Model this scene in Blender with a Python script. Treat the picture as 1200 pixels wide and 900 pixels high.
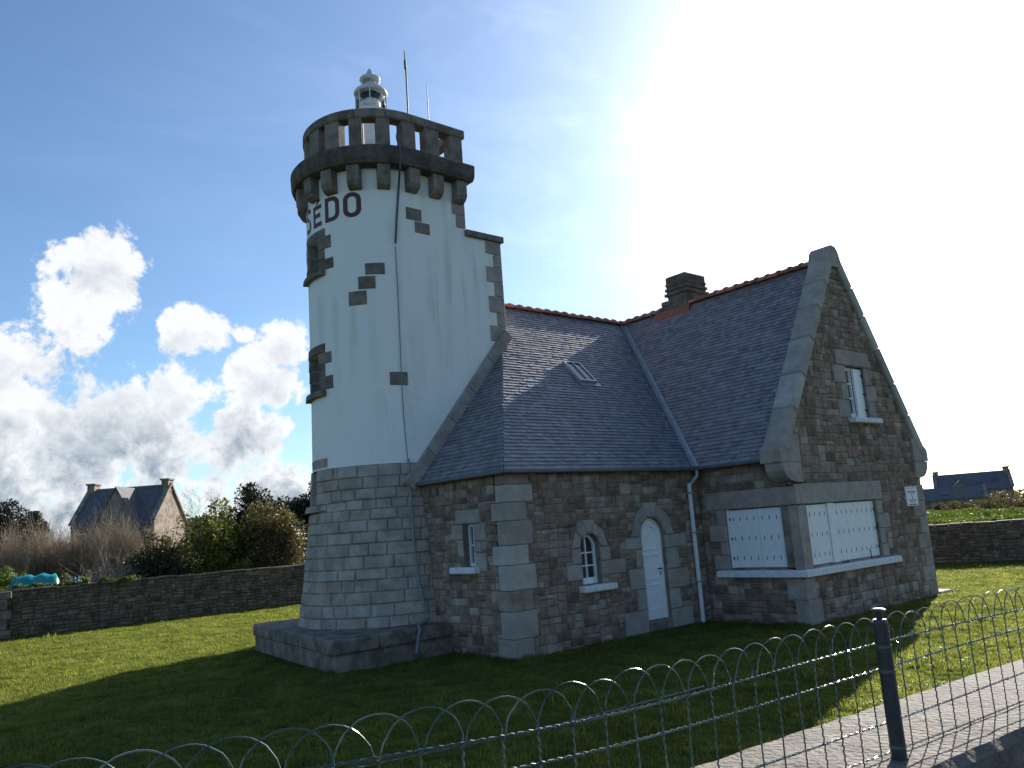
import bpy, math, random
import numpy as np
from mathutils import Vector, Matrix

for o in list(bpy.data.objects):
    bpy.data.objects.remove(o, do_unlink=True)
SC = bpy.context.scene
COL = SC.collection
rnd = random.Random(7)
rad = math.radians

# ------------------------------------------------------------------ camera
PITCH, ROLL, YAW = rad(10.064), rad(-4.03), rad(49.99)
fw = np.array([math.cos(YAW)*math.cos(PITCH), math.sin(YAW)*math.cos(PITCH), math.sin(PITCH)])
r0 = np.array([math.sin(YAW), -math.cos(YAW), 0.0])
u0 = np.cross(r0, fw)
rt = math.cos(ROLL)*r0 + math.sin(ROLL)*u0
up = -math.sin(ROLL)*r0 + math.cos(ROLL)*u0
CAMZ = 2.4
cam_d = bpy.data.cameras.new('camera')
cam_d.sensor_width = 36
cam_d.lens = 950/1200*36
cam_d.clip_start = 0.05
cam_d.clip_end = 6000
cam = bpy.data.objects.new('camera', cam_d)
COL.objects.link(cam)
M = Matrix.Identity(4)
for i in range(3):
    M[i][0], M[i][1], M[i][2] = rt[i], up[i], -fw[i]
M[2][3] = CAMZ
cam.matrix_world = M
SC.camera = cam
CPOS = np.array([0, 0, CAMZ])


def ray(x, y):
    d = fw*950 + rt*(x-600) - up*(y-450)
    return d/np.linalg.norm(d)


# ------------------------------------------------------------------ sun, sky, exposure
SUN_AZ, SUN_EL = 19.0, 23.7
sdir = Vector((math.cos(rad(SUN_EL))*math.cos(rad(SUN_AZ)), math.cos(rad(SUN_EL))*math.sin(rad(SUN_AZ)), math.sin(rad(SUN_EL))))
sl = bpy.data.lights.new('sun', 'SUN')
sl.energy = 4.8
sl.angle = rad(0.53)
sl.color = (1.0, 0.93, 0.82)
so = bpy.data.objects.new('sun', sl)
COL.objects.link(so)
so.rotation_euler = (-sdir).to_track_quat('-Z', 'Y').to_euler()
so.location = (60, 25, 40)

SC.view_settings.view_transform = 'Standard'
SC.view_settings.look = 'None'
SC.view_settings.exposure = 1.08
SC.view_settings.gamma = 1
SC.view_settings.use_curve_mapping = False

W = bpy.data.worlds.new('World')
SC.world = W
W.use_nodes = True


def build_world():
    nt = W.node_tree
    N, L = nt.nodes, nt.links
    N.clear()
    def nd(t, **k):
        n = N.new(t)
        for a, b in k.items():
            setattr(n, a, b)
        return n
    def val(sock, v):
        if isinstance(v, bpy.types.NodeSocket):
            L.new(v, sock)
        else:
            sock.default_value = v
    def m(op, a, b=0.0, c=0.0, clamp=False):
        n = nd('ShaderNodeMath', operation=op, use_clamp=clamp)
        val(n.inputs[0], a); val(n.inputs[1], b); val(n.inputs[2], c)
        return n.outputs[0]
    def vm(op, a, b=(0, 0, 0)):
        n = nd('ShaderNodeVectorMath', operation=op)
        val(n.inputs[0], a); val(n.inputs[1], b)
        return n.outputs['Value'] if op in ('DOT_PRODUCT', 'LENGTH', 'DISTANCE') else n.outputs[0]
    def noise(vec, scale, detail=6, rough=.55, dist=0.0):
        n = nd('ShaderNodeTexNoise')
        n.inputs['Scale'].default_value = scale
        n.inputs['Detail'].default_value = detail
        n.inputs['Roughness'].default_value = rough
        n.inputs['Distortion'].default_value = dist
        L.new(vec, n.inputs['Vector'])
        return n.outputs[0]
    def smooth(x, a, b):
        n = nd('ShaderNodeMapRange', interpolation_type='SMOOTHSTEP')
        val(n.inputs[0], x); n.inputs[1].default_value = a; n.inputs[2].default_value = b
        return n.outputs[0]
    tc = nd('ShaderNodeTexCoord')
    D = vm('NORMALIZE', tc.outputs['Generated'])
    sky = nd('ShaderNodeTexSky', sky_type='NISHITA', sun_disc=False)
    sky.sun_elevation = rad(SUN_EL)
    sky.sun_rotation = rad(90-SUN_AZ)
    sky.altitude = 10
    sky.air_density = 1.0
    sky.dust_density = 0.4
    sky.ozone_density = 2.6
    bg = nd('ShaderNodeBackground')
    tint = nd('ShaderNodeMix', data_type='RGBA', blend_type='MULTIPLY')
    tint.inputs[0].default_value = 1
    L.new(sky.outputs[0], tint.inputs[6]); tint.inputs[7].default_value = (.75, .885, .99, 1)
    L.new(tint.outputs[2], bg.inputs[0])
    bg.inputs[1].default_value = 0.078
    # thin cirrus veil brightening round the sun
    cs = vm('DOT_PRODUCT', D, tuple(sdir))
    ang = m('ARCCOSINE', m('MINIMUM', cs, 0.99999))
    g1 = m('EXPONENT', m('MULTIPLY', ang, -1/rad(5.5)))
    g2 = m('EXPONENT', m('MULTIPLY', ang, -1/rad(14)))
    cir_v = nd('ShaderNodeMapping')
    cir_v.inputs['Rotation'].default_value = (0.2, 0.5, 0.5)
    cir_v.inputs['Scale'].default_value = (1.0, 4.5, 7)
    L.new(D, cir_v.inputs[0])
    cir = smooth(noise(cir_v.outputs[0], 2.2, 7, .6, .6), .42, .8)
    veil = m('ADD', m('MULTIPLY', g1, 3.4), m('MULTIPLY', g2, .6))
    veil = m('MULTIPLY', veil, m('MULTIPLY_ADD', cir, .3, .85))
    veil = m('ADD', veil, m('MULTIPLY', cir, m('MULTIPLY', m('EXPONENT', m('MULTIPLY', ang, -1/rad(30))), .06)))
    bgv = nd('ShaderNodeBackground')
    bgv.inputs[0].default_value = (1.0, .975, .985, 1)
    L.new(veil, bgv.inputs[1])
    add = nd('ShaderNodeAddShader')
    L.new(bg.outputs[0], add.inputs[0]); L.new(bgv.outputs[0], add.inputs[1])
    # cumulus: puffs (direction, radius in degrees) + a low bank, broken up by noise
    sep = nd('ShaderNodeSeparateXYZ'); L.new(D, sep.inputs[0])
    el = m('ARCSINE', sep.outputs[2])
    puffs = [(110, 318, 3.4, 1), (92, 362, 3.4, 1), (130, 350, 2.6, .95), (95, 392, 2.2, .8), (222, 384, 2.3, 1), (245, 394, 1.6, .85), (200, 404, 1.5, .6),
             (300, 440, 2.3, 1), (332, 405, 1.9, .9), (325, 452, 2.0, .9), (285, 430, 1.6, .7), (285, 390, .9, .6),
             (15, 440, 4.5, 1), (60, 500, 6.0, 1.05), (-40, 470, 6, 1), (140, 500, 5.0, 1.05), (205, 470, 3.2, .95), (60, 560, 7, 1.1), (180, 520, 4.6, 1.1),
             (-60, 560, 8, 1.1), (275, 512, 3.0, .95), (315, 515, 2.4, .9), (240, 540, 4.0, .9), (330, 570, 3.6, .9), (160, 580, 5, .9), (265, 580, 3.4, .75), (300, 555, 2.6, .7)]
    dens = None
    for (x, y, r, w) in puffs:
        d = ray(x, y)
        dist = vm('DISTANCE', D, tuple(d))
        b = nd('ShaderNodeMapRange', interpolation_type='SMOOTHERSTEP')
        L.new(dist, b.inputs[0])
        b.inputs[1].default_value = rad(r)*1.45; b.inputs[2].default_value = 0
        b.inputs[3].default_value = 0; b.inputs[4].default_value = w
        dens = b.outputs[0] if dens is None else m('MAXIMUM', dens, b.outputs[0])
    # the same weather elsewhere round the horizon: broken low cumulus
    low = m('MULTIPLY', smooth(el, rad(30), rad(7)), smooth(noise(D, 1.7, 2, .5), .5, .72))
    awayn = smooth(vm('DOT_PRODUCT', D, tuple(ray(330, 420))), .80, .62)
    dens = m('MAXIMUM', dens, m('MULTIPLY', m('MULTIPLY', low, awayn), .8))
    n1 = noise(D, 15, 11, .62, .35)
    n2 = noise(vm('ADD', D, (3.1, 1.7, .4)), 46, 8, .66, .3)
    nn = m('ADD', m('MULTIPLY', m('SUBTRACT', n1, .5), 2.9), m('MULTIPLY', m('SUBTRACT', n2, .5), 1.3))
    cd = m('ADD', dens, nn)
    mask = m('MULTIPLY', smooth(cd, .34, .70), smooth(dens, .03, .22))
    # shading: thick cores lie grey, sunward rims bright
    n3 = noise(vm('ADD', D, (.018*sdir.x, .018*sdir.y, .022)), 15, 8, .62, .35)
    lit = m('ADD', m('SUBTRACT', n1, n3), 0.0)
    core = smooth(cd, .62, 1.35)
    bankd = m('MULTIPLY', smooth(el, rad(13.5), rad(3.0)), smooth(cd, .45, 1.45))
    shade = m('ADD', m('MULTIPLY', core, .16), m('MULTIPLY', bankd, 1.05))
    shade = m('SUBTRACT', shade, m('MULTIPLY', lit, 1.9), clamp=True)
    ccol = nd('ShaderNodeMix', data_type='RGBA')
    L.new(shade, ccol.inputs[0])
    ccol.inputs[6].default_value = (.475, .483, .492, 1)
    ccol.inputs[7].default_value = (.15, .185, .23, 1)
    bgc = nd('ShaderNodeBackground')
    L.new(ccol.outputs[2], bgc.inputs[0])
    bgc.inputs[1].default_value = 1.0
    mix = nd('ShaderNodeMixShader')
    L.new(m('MULTIPLY', mask, .96), mix.inputs[0]); L.new(add.outputs[0], mix.inputs[1]); L.new(bgc.outputs[0], mix.inputs[2])
    out = nd('ShaderNodeOutputWorld')
    L.new(mix.outputs[0], out.inputs[0])


build_world()

# ------------------------------------------------------------------ materials
MATS = {}


def newmat(name):
    m = bpy.data.materials.new(name)
    m.use_nodes = True
    nt = m.node_tree
    nt.nodes.clear()
    MATS[name] = m
    return m, nt.nodes, nt.links


def stone_mat(name, cols, rough=.85, bump=.35, scale=9, spread=.35, stain=.35, lichen=0.0, attr=True):
    """granite-like surface: tone per piece from attribute rnd, grain and stains by world position"""
    m, N, L = newmat(name)
    out = N.new('ShaderNodeOutputMaterial'); b = N.new('ShaderNodeBsdfPrincipled')
    L.new(b.outputs[0], out.inputs[0])
    b.inputs['Roughness'].default_value = rough
    b.inputs['Specular IOR Level'].default_value = .25
    g = N.new('ShaderNodeNewGeometry')
    ramp = N.new('ShaderNodeValToRGB')
    ramp.color_ramp.interpolation = 'LINEAR'
    e = ramp.color_ramp.elements
    while len(e) < len(cols):
        e.new(.5)
    for i, c in enumerate(cols):
        e[i].position = i/(len(cols)-1) if len(cols) > 1 else 0
        e[i].color = (*c, 1)
    n0 = N.new('ShaderNodeTexNoise'); n0.inputs['Scale'].default_value = 1.1; n0.inputs['Detail'].default_value = 3
    L.new(g.outputs['Position'], n0.inputs['Vector'])
    if attr:
        at = N.new('ShaderNodeAttribute'); at.attribute_name = 'rnd'
        mm = N.new('ShaderNodeMath'); mm.operation = 'MULTIPLY_ADD'
        L.new(n0.outputs[0], mm.inputs[0]); mm.inputs[1].default_value = spread
        sb = N.new('ShaderNodeMath'); sb.operation = 'SUBTRACT'; L.new(at.outputs['Fac'], sb.inputs[0]); sb.inputs[1].default_value = spread*.5
        L.new(sb.outputs[0], mm.inputs[2])
        L.new(mm.outputs[0], ramp.inputs[0])
    else:
        L.new(n0.outputs[0], ramp.inputs[0])
    n1 = N.new('ShaderNodeTexNoise'); n1.inputs['Scale'].default_value = scale*6; n1.inputs['Detail'].default_value = 6; n1.inputs['Roughness'].default_value = .7
    L.new(g.outputs['Position'], n1.inputs['Vector'])
    n2 = N.new('ShaderNodeTexNoise'); n2.inputs['Scale'].default_value = scale*.35; n2.inputs['Detail'].default_value = 7; n2.inputs['Roughness'].default_value = .65
    L.new(g.outputs['Position'], n2.inputs['Vector'])
    mr = N.new('ShaderNodeMapRange'); L.new(n1.outputs[0], mr.inputs[0]); mr.inputs[1].default_value = .3; mr.inputs[2].default_value = .7; mr.inputs[3].default_value = .72; mr.inputs[4].default_value = 1.28
    mr2 = N.new('ShaderNodeMapRange'); L.new(n2.outputs[0], mr2.inputs[0]); mr2.inputs[1].default_value = .38; mr2.inputs[2].default_value = .62; mr2.inputs[3].default_value = 1-stain; mr2.inputs[4].default_value = 1+stain*.6
    mu = N.new('ShaderNodeMath'); mu.operation = 'MULTIPLY'; L.new(mr.outputs[0], mu.inputs[0]); L.new(mr2.outputs[0], mu.inputs[1])
    vm = N.new('ShaderNodeVectorMath'); vm.operation = 'SCALE'; L.new(ramp.outputs[0], vm.inputs[0]); L.new(mu.outputs[0], vm.inputs['Scale'])
    colr = vm.outputs[0]
    if lichen > 0:
        n3 = N.new('ShaderNodeTexNoise'); n3.inputs['Scale'].default_value = 5.5; n3.inputs['Detail'].default_value = 8; n3.inputs['Roughness'].default_value = .7
        L.new(g.outputs['Position'], n3.inputs['Vector'])
        r3 = N.new('ShaderNodeMapRange'); L.new(n3.outputs[0], r3.inputs[0]); r3.inputs[1].default_value = .56; r3.inputs[2].default_value = .68; r3.inputs[4].default_value = lichen
        mx = N.new('ShaderNodeMix'); mx.data_type = 'RGBA'; L.new(r3.outputs[0], mx.inputs[0]); L.new(colr, mx.inputs[6]); mx.inputs[7].default_value = (.30, .30, .22, 1)
        colr = mx.outputs[2]
    L.new(colr, b.inputs['Base Color'])
    bp = N.new('ShaderNodeBump'); bp.inputs['Strength'].default_value = bump; bp.inputs['Distance'].default_value = .02
    n4 = N.new('ShaderNodeTexNoise'); n4.inputs['Scale'].default_value = scale*2; n4.inputs['Detail'].default_value = 6
    L.new(g.outputs['Position'], n4.inputs['Vector'])
    L.new(n4.outputs[0], bp.inputs['Height']); L.new(bp.outputs[0], b.inputs['Normal'])
    return m


def plain_mat(name, col, rough=.5, metal=0.0, noise_amt=.12, noise_scale=12, spec=.5, bump=0.0, col2=None, attr=0.0, coat=0):
    m, N, L = newmat(name)
    out = N.new('ShaderNodeOutputMaterial'); b = N.new('ShaderNodeBsdfPrincipled')
    L.new(b.outputs[0], out.inputs[0])
    b.inputs['Roughness'].default_value = rough; b.inputs['Metallic'].default_value = metal
    b.inputs['Specular IOR Level'].default_value = spec
    g = N.new('ShaderNodeNewGeometry')
    n = N.new('ShaderNodeTexNoise'); n.inputs['Scale'].default_value = noise_scale; n.inputs['Detail'].default_value = 6; n.inputs['Roughness'].default_value = .65
    L.new(g.outputs['Position'], n.inputs['Vector'])
    mx = N.new('ShaderNodeMix'); mx.data_type = 'RGBA'
    mr = N.new('ShaderNodeMapRange'); L.new(n.outputs[0], mr.inputs[0]); mr.inputs[1].default_value = .3; mr.inputs[2].default_value = .7
    L.new(mr.outputs[0], mx.inputs[0])
    c2 = col2 or tuple(c*(1-noise_amt) for c in col)
    c1 = col if col2 else tuple(min(1, c*(1+noise_amt)) for c in col)
    mx.inputs[6].default_value = (*c1, 1); mx.inputs[7].default_value = (*c2, 1)
    colr = mx.outputs[2]
    if attr:
        at = N.new('ShaderNodeAttribute'); at.attribute_name = 'rnd'
        ma = N.new('ShaderNodeMapRange'); L.new(at.outputs['Fac'], ma.inputs[0]); ma.inputs[3].default_value = 1-attr; ma.inputs[4].default_value = 1+attr
        sc = N.new('ShaderNodeVectorMath'); sc.operation = 'SCALE'; L.new(colr, sc.inputs[0]); L.new(ma.outputs[0], sc.inputs['Scale'])
        colr = sc.outputs[0]
    L.new(colr, b.inputs['Base Color'])
    if bump:
        bp = N.new('ShaderNodeBump'); bp.inputs['Strength'].default_value = bump; bp.inputs['Distance'].default_value = .01
        L.new(n.outputs[0], bp.inputs['Height']); L.new(bp.outputs[0], b.inputs['Normal'])
    return m


def leaf_mat(name, cols, trans=.35, rough=.6, place=0):
    m, N, L = newmat(name)
    out = N.new('ShaderNodeOutputMaterial')
    at = N.new('ShaderNodeAttribute'); at.attribute_name = 'rnd'
    ramp = N.new('ShaderNodeValToRGB'); e = ramp.color_ramp.elements
    while len(e) < len(cols):
        e.new(.5)
    for i, c in enumerate(cols):
        e[i].position = i/(len(cols)-1); e[i].color = (*c, 1)
    if place:
        g = N.new('ShaderNodeNewGeometry')
        n1 = N.new('ShaderNodeTexNoise'); n1.inputs['Scale'].default_value = 1.3; n1.inputs['Detail'].default_value = 6; n1.inputs['Roughness'].default_value = .7; L.new(g.outputs['Position'], n1.inputs['Vector'])
        mr = N.new('ShaderNodeMapRange'); L.new(n1.outputs[0], mr.inputs[0]); mr.inputs[1].default_value = .35; mr.inputs[2].default_value = .68; mr.inputs[3].default_value = -place; mr.inputs[4].default_value = place
        ad = N.new('ShaderNodeMath'); ad.operation = 'ADD'; L.new(at.outputs['Fac'], ad.inputs[0]); L.new(mr.outputs[0], ad.inputs[1]); L.new(ad.outputs[0], ramp.inputs[0])
    else:
        L.new(at.outputs['Fac'], ramp.inputs[0])
    b = N.new('ShaderNodeBsdfPrincipled'); b.inputs['Roughness'].default_value = rough; b.inputs['Specular IOR Level'].default_value = .3
    t = N.new('ShaderNodeBsdfTranslucent')
    L.new(ramp.outputs[0], b.inputs['Base Color'])
    sc = N.new('ShaderNodeVectorMath'); sc.operation = 'MULTIPLY'; L.new(ramp.outputs[0], sc.inputs[0]); sc.inputs[1].default_value = (1.35, 1.35, .7)
    L.new(sc.outputs[0], t.inputs[0])
    mx = N.new('ShaderNodeMixShader'); mx.inputs[0].default_value = trans
    L.new(b.outputs[0], mx.inputs[1]); L.new(t.outputs[0], mx.inputs[2]); L.new(mx.outputs[0], out.inputs[0])
    return m


stone_mat('rubble', [(.15, .10, .075), (.22, .155, .115), (.28, .205, .148), (.25, .152, .12), (.295, .235, .185), (.37, .31, .255)], spread=.25, lichen=.25)
stone_mat('mortar', [(.19, .155, .125), (.25, .21, .17)], attr=False, bump=.5)
stone_mat('dressed', [(.29, .255, .22), (.36, .33, .295), (.33, .28, .24), (.43, .405, .37)], spread=.2, stain=.18, bump=.2)
stone_mat('pink_dressed', [(.30, .25, .22), (.37, .31, .275), (.35, .31, .275)], spread=.3, stain=.2, bump=.2)
stone_mat('tower_stone', [(.32, .275, .235), (.385, .34, .295), (.365, .285, .235), (.42, .38, .335)], spread=.2, stain=.25, bump=.45)
stone_mat('tower_mortar', [(.17, .155, .14), (.21, .195, .175)], attr=False)
stone_mat('dark_granite', [(.15, .125, .105), (.20, .165, .14), (.235, .20, .17)], spread=.3, stain=.35, bump=.3)
stone_mat('cornice_stone', [(.075, .065, .055), (.11, .095, .08), (.14, .12, .10)], attr=False, stain=.4, bump=.4)
stone_mat('plinth_stone', [(.17, .145, .12), (.22, .185, .15), (.20, .165, .14)], stain=.45, bump=.4, lichen=.35)
stone_mat('field_wall', [(.10, .078, .055), (.15, .12, .088), (.19, .155, .12), (.12, .10, .065)], spread=.3, stain=.4, lichen=.35)
stone_mat('field_mortar', [(.075, .062, .046), (.11, .093, .07)], attr=False)
stone_mat('far_stone', [(.17, .135, .105), (.25, .20, .16), (.30, .26, .21)], attr=False, scale=6, stain=.4)
stone_mat('concrete_top', [(.12, .106, .091), (.158, .138, .12), (.20, .18, .16)], attr=False, scale=16, stain=.3, bump=1.0, lichen=.5)
stone_mat('asphalt', [(.05, .05, .05), (.07, .07, .068)], attr=False, scale=20)
plain_mat('slate', (.175, .165, .185), rough=.6, noise_amt=.2, noise_scale=5, spec=1.0, attr=.3, bump=.15)
plain_mat('slate_deck', (.06, .065, .075), rough=.6)
plain_mat('slate_far', (.125, .118, .125), rough=.75, noise_amt=.3, noise_scale=3, bump=.3, spec=.2)
plain_mat('terracotta', (.30, .11, .075), rough=.75, noise_amt=.35, noise_scale=8, attr=.25, bump=.3)
plain_mat('zinc', (.30, .33, .38), rough=.42, metal=.35, noise_amt=.2, noise_scale=6)
plain_mat('dark_zinc', (.115, .12, .135), rough=.5, metal=.2, noise_amt=.25, noise_scale=6)
plain_mat('white_paint', (.80, .81, .82), rough=.45, noise_amt=.06, noise_scale=3)
plain_mat('sill_paint', (.66, .68, .68), rough=.7, noise_amt=.16, noise_scale=9, bump=.2)
plain_mat('pipe_paint', (.62, .63, .66), rough=.5, noise_amt=.1)
plain_mat('dark_slot', (.03, .03, .035), rough=.8)
plain_mat('iron', (.035, .035, .04), rough=.5, metal=.4)
plain_mat('post_paint', (.022, .026, .038), rough=.38, noise_amt=.4, noise_scale=30)
plain_mat('wire_green', (.055, .095, .085), rough=.22, noise_amt=.3, noise_scale=60, spec=.8)
plain_mat('cable_black', (.04, .05, .055), rough=.5)
plain_mat('cable_grey', (.20, .24, .26), rough=.55, noise_amt=.2)
plain_mat('letter_paint', (.075, .028, .034), rough=.6, noise_amt=.25, noise_scale=14)
plain_mat('lantern_metal', (.62, .64, .66), rough=.35, metal=.15, noise_amt=.2)
plain_mat('lantern_white', (.75, .74, .70), rough=.45, noise_amt=.1, noise_scale=7)
plain_mat('sign_white', (.72, .73, .75), rough=.4, noise_amt=.03)
plain_mat('sign_ink', (.05, .05, .07), rough=.6)
plain_mat('sign_grey', (.33, .34, .40), rough=.6)
plain_mat('tarp', (.015, .24, .25), rough=.35, noise_amt=.3, noise_scale=3, bump=.4)
plain_mat('tarp_white', (.6, .62, .62), rough=.4)
plain_mat('bark', (.13, .105, .085), rough=.9, noise_amt=.35, noise_scale=25, bump=.5)
plain_mat('twig_brown', (.25, .19, .13), rough=.85, noise_amt=.3, noise_scale=9, attr=.35)
plain_mat('twig_pale', (.30, .255, .22), rough=.8, noise_amt=.25, noise_scale=20, attr=.3)
plain_mat('curtain', (.10, .10, .12), rough=.9)
leaf_mat('leaf_yellow', [(.045, .060, .018), (.085, .10, .025), (.15, .15, .035), (.22, .20, .05)], .4)
leaf_mat('leaf_olive', [(.045, .042, .022), (.075, .066, .032), (.115, .095, .045), (.15, .115, .065)], .3)
leaf_mat('leaf_dark', [(.018, .024, .014), (.032, .040, .02), (.05, .055, .028)], .2)
leaf_mat('leaf_pine', [(.012, .018, .012), (.022, .030, .018), (.036, .044, .022)], .12)
leaf_mat('leaf_brown', [(.07, .05, .03), (.11, .08, .05), (.15, .115, .07), (.09, .085, .04)], .3)
leaf_mat('leaf_green', [(.03, .05, .015), (.06, .09, .022), (.10, .14, .03), (.14, .17, .05)], .4)
leaf_mat('grass_blade', [(.085, .106, .026), (.13, .158, .036), (.185, .205, .05), (.255, .25, .085)], .6, .45, .4)


def glass_mat():
    m, N, L = newmat('glass')
    out = N.new('ShaderNodeOutputMaterial'); b = N.new('ShaderNodeBsdfPrincipled')
    b.inputs['Base Color'].default_value = (.03, .035, .045, 1); b.inputs['Roughness'].default_value = .06
    b.inputs['Specular IOR Level'].default_value = .7
    L.new(b.outputs[0], out.inputs[0])
    m, N, L = newmat('clear_glass')
    out = N.new('ShaderNodeOutputMaterial'); gl = N.new('ShaderNodeBsdfGlossy'); gl.inputs['Roughness'].default_value = .03
    tr = N.new('ShaderNodeBsdfTransparent'); tr.inputs[0].default_value = (.9, .94, .95, 1)
    fr = N.new('ShaderNodeFresnel'); fr.inputs[0].default_value = 1.5
    mx = N.new('ShaderNodeMixShader'); L.new(fr.outputs[0], mx.inputs[0]); L.new(tr.outputs[0], mx.inputs[1]); L.new(gl.outputs[0], mx.inputs[2])
    L.new(mx.outputs[0], out.inputs[0])


glass_mat()


def render_mat():
    """white painted render with run-off streaks and faint grime"""
    m, N, L = newmat('white_render')
    out = N.new('ShaderNodeOutputMaterial'); b = N.new('ShaderNodeBsdfPrincipled'); L.new(b.outputs[0], out.inputs[0])
    b.inputs['Roughness'].default_value = .8; b.inputs['Specular IOR Level'].default_value = .2
    g = N.new('ShaderNodeNewGeometry')
    mp = N.new('ShaderNodeMapping'); mp.inputs['Scale'].default_value = (3.2, 3.2, .28); L.new(g.outputs['Position'], mp.inputs[0])
    n1 = N.new('ShaderNodeTexNoise'); n1.inputs['Scale'].default_value = 1.0; n1.inputs['Detail'].default_value = 8; n1.inputs['Roughness'].default_value = .65; L.new(mp.outputs[0], n1.inputs['Vector'])
    n2 = N.new('ShaderNodeTexNoise'); n2.inputs['Scale'].default_value = .55; n2.inputs['Detail'].default_value = 4; L.new(g.outputs['Position'], n2.inputs['Vector'])
    r1 = N.new('ShaderNodeMapRange'); L.new(n1.outputs[0], r1.inputs[0]); r1.inputs[1].default_value = .46; r1.inputs[2].default_value = .74
    r2 = N.new('ShaderNodeMapRange'); L.new(n2.outputs[0], r2.inputs[0]); r2.inputs[1].default_value = .42; r2.inputs[2].default_value = .66
    mu = N.new('ShaderNodeMath'); mu.operation = 'MULTIPLY'; L.new(r1.outputs[0], mu.inputs[0]); L.new(r2.outputs[0], mu.inputs[1])
    mx = N.new('ShaderNodeMix'); mx.data_type = 'RGBA'; L.new(mu.outputs[0], mx.inputs[0])
    mx.inputs[6].default_value = (.83, .82, .79, 1); mx.inputs[7].default_value = (.50, .465, .37, 1)
    n3 = N.new('ShaderNodeTexNoise'); n3.inputs['Scale'].default_value = 38; n3.inputs['Detail'].default_value = 5; L.new(g.outputs['Position'], n3.inputs['Vector'])
    r3 = N.new('ShaderNodeMapRange'); L.new(n3.outputs[0], r3.inputs[0]); r3.inputs[1].default_value = .3; r3.inputs[2].default_value = .7; r3.inputs[3].default_value = .95; r3.inputs[4].default_value = 1.04
    sc = N.new('ShaderNodeVectorMath'); sc.operation = 'SCALE'; L.new(mx.outputs[2], sc.inputs[0]); L.new(r3.outputs[0], sc.inputs['Scale'])
    L.new(sc.outputs[0], b.inputs['Base Color'])
    bp = N.new('ShaderNodeBump'); bp.inputs['Strength'].default_value = .25; bp.inputs['Distance'].default_value = .01
    L.new(n3.outputs[0], bp.inputs['Height']); L.new(bp.outputs[0], b.inputs['Normal'])


render_mat()


def ground_mat():
    m, N, L = newmat('turf')
    out = N.new('ShaderNodeOutputMaterial'); b = N.new('ShaderNodeBsdfPrincipled'); L.new(b.outputs[0], out.inputs[0])
    b.inputs['Roughness'].default_value = 1; b.inputs['Specular IOR Level'].default_value = 0
    g = N.new('ShaderNodeNewGeometry')
    n1 = N.new('ShaderNodeTexNoise'); n1.inputs['Scale'].default_value = .9; n1.inputs['Detail'].default_value = 8; L.new(g.outputs['Position'], n1.inputs['Vector'])
    n2 = N.new('ShaderNodeTexNoise'); n2.inputs['Scale'].default_value = 22; n2.inputs['Detail'].default_value = 5; L.new(g.outputs['Position'], n2.inputs['Vector'])
    ad = N.new('ShaderNodeMath'); ad.operation = 'MULTIPLY_ADD'; L.new(n1.outputs[0], ad.inputs[0]); ad.inputs[1].default_value = .55
    hm = N.new('ShaderNodeMath'); hm.operation = 'MULTIPLY'; L.new(n2.outputs[0], hm.inputs[0]); hm.inputs[1].default_value = .5; L.new(hm.outputs[0], ad.inputs[2])
    rp = N.new('ShaderNodeValToRGB'); e = rp.color_ramp.elements
    e[0].position = .3; e[0].color = (.035, .046, .012, 1); e[1].position = .75; e[1].color = (.11, .135, .03, 1)
    L.new(ad.outputs[0], rp.inputs[0]); L.new(rp.outputs[0], b.inputs['Base Color'])
    bp = N.new('ShaderNodeBump'); bp.inputs['Strength'].default_value = .8; bp.inputs['Distance'].default_value = .05
    L.new(n2.outputs[0], bp.inputs['Height']); L.new(bp.outputs[0], b.inputs['Normal'])


ground_mat()

# ------------------------------------------------------------------ object helpers


def mesh_from(name, V, F, mat=None, attr=None, smooth=False):
    me = bpy.data.meshes.new(name)
    me.from_pydata([tuple(map(float, v)) for v in V], [], F)
    if mat:
        me.materials.append(MATS[mat])
    if attr is not None:
        a = me.attributes.new('rnd', 'FLOAT', 'FACE')
        if np.isscalar(attr):
            attr = np.full(len(me.polygons), attr)
        a.data.foreach_set('value', np.asarray(attr, dtype=np.float32))
    if smooth:
        me.polygons.foreach_set('use_smooth', [True]*len(me.polygons))
    me.update()
    return me


def link(name, me, parent=None, loc=(0, 0, 0)):
    o = bpy.data.objects.new(name, me)
    COL.objects.link(o)
    o.location = loc
    if parent:
        o.parent = parent
    return o


def part(name, V, F, mat, parent=None, attr=None, smooth=False):
    """a mesh given in world coordinates below a thing (an Empty at its base) or below a part"""
    o = link(name, mesh_from(name, V, F, mat, attr, smooth), parent)
    if parent is not None and parent.type == 'EMPTY' and parent.parent is None:
        o.location = -parent.location
    return o


def thing(name, label, cat, loc, group=None):
    o = bpy.data.objects.new(name, None)
    COL.objects.link(o)
    o.location = loc
    o.empty_display_size = .3
    o['label'] = label
    o['category'] = cat
    if group:
        o['group'] = group
    return o


def tag(o, label, cat, group=None, kind=None):
    if label: o['label'] = label
    if cat: o['category'] = cat
    if group: o['group'] = group
    if kind: o['kind'] = kind
    return o


class MB:
    def __init__(s):
        s.V, s.F, s.A = [], [], []

    def add(s, V, F, a=.5):
        k = len(s.V)
        s.V += [tuple(v) for v in V]
        s.F += [tuple(i+k for i in f) for f in F]
        s.A += [a]*len(F)
        return s

    def build(s, name, mat, parent=None, smooth=False):
        return part(name, s.V, s.F, mat, parent, s.A, smooth)


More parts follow.
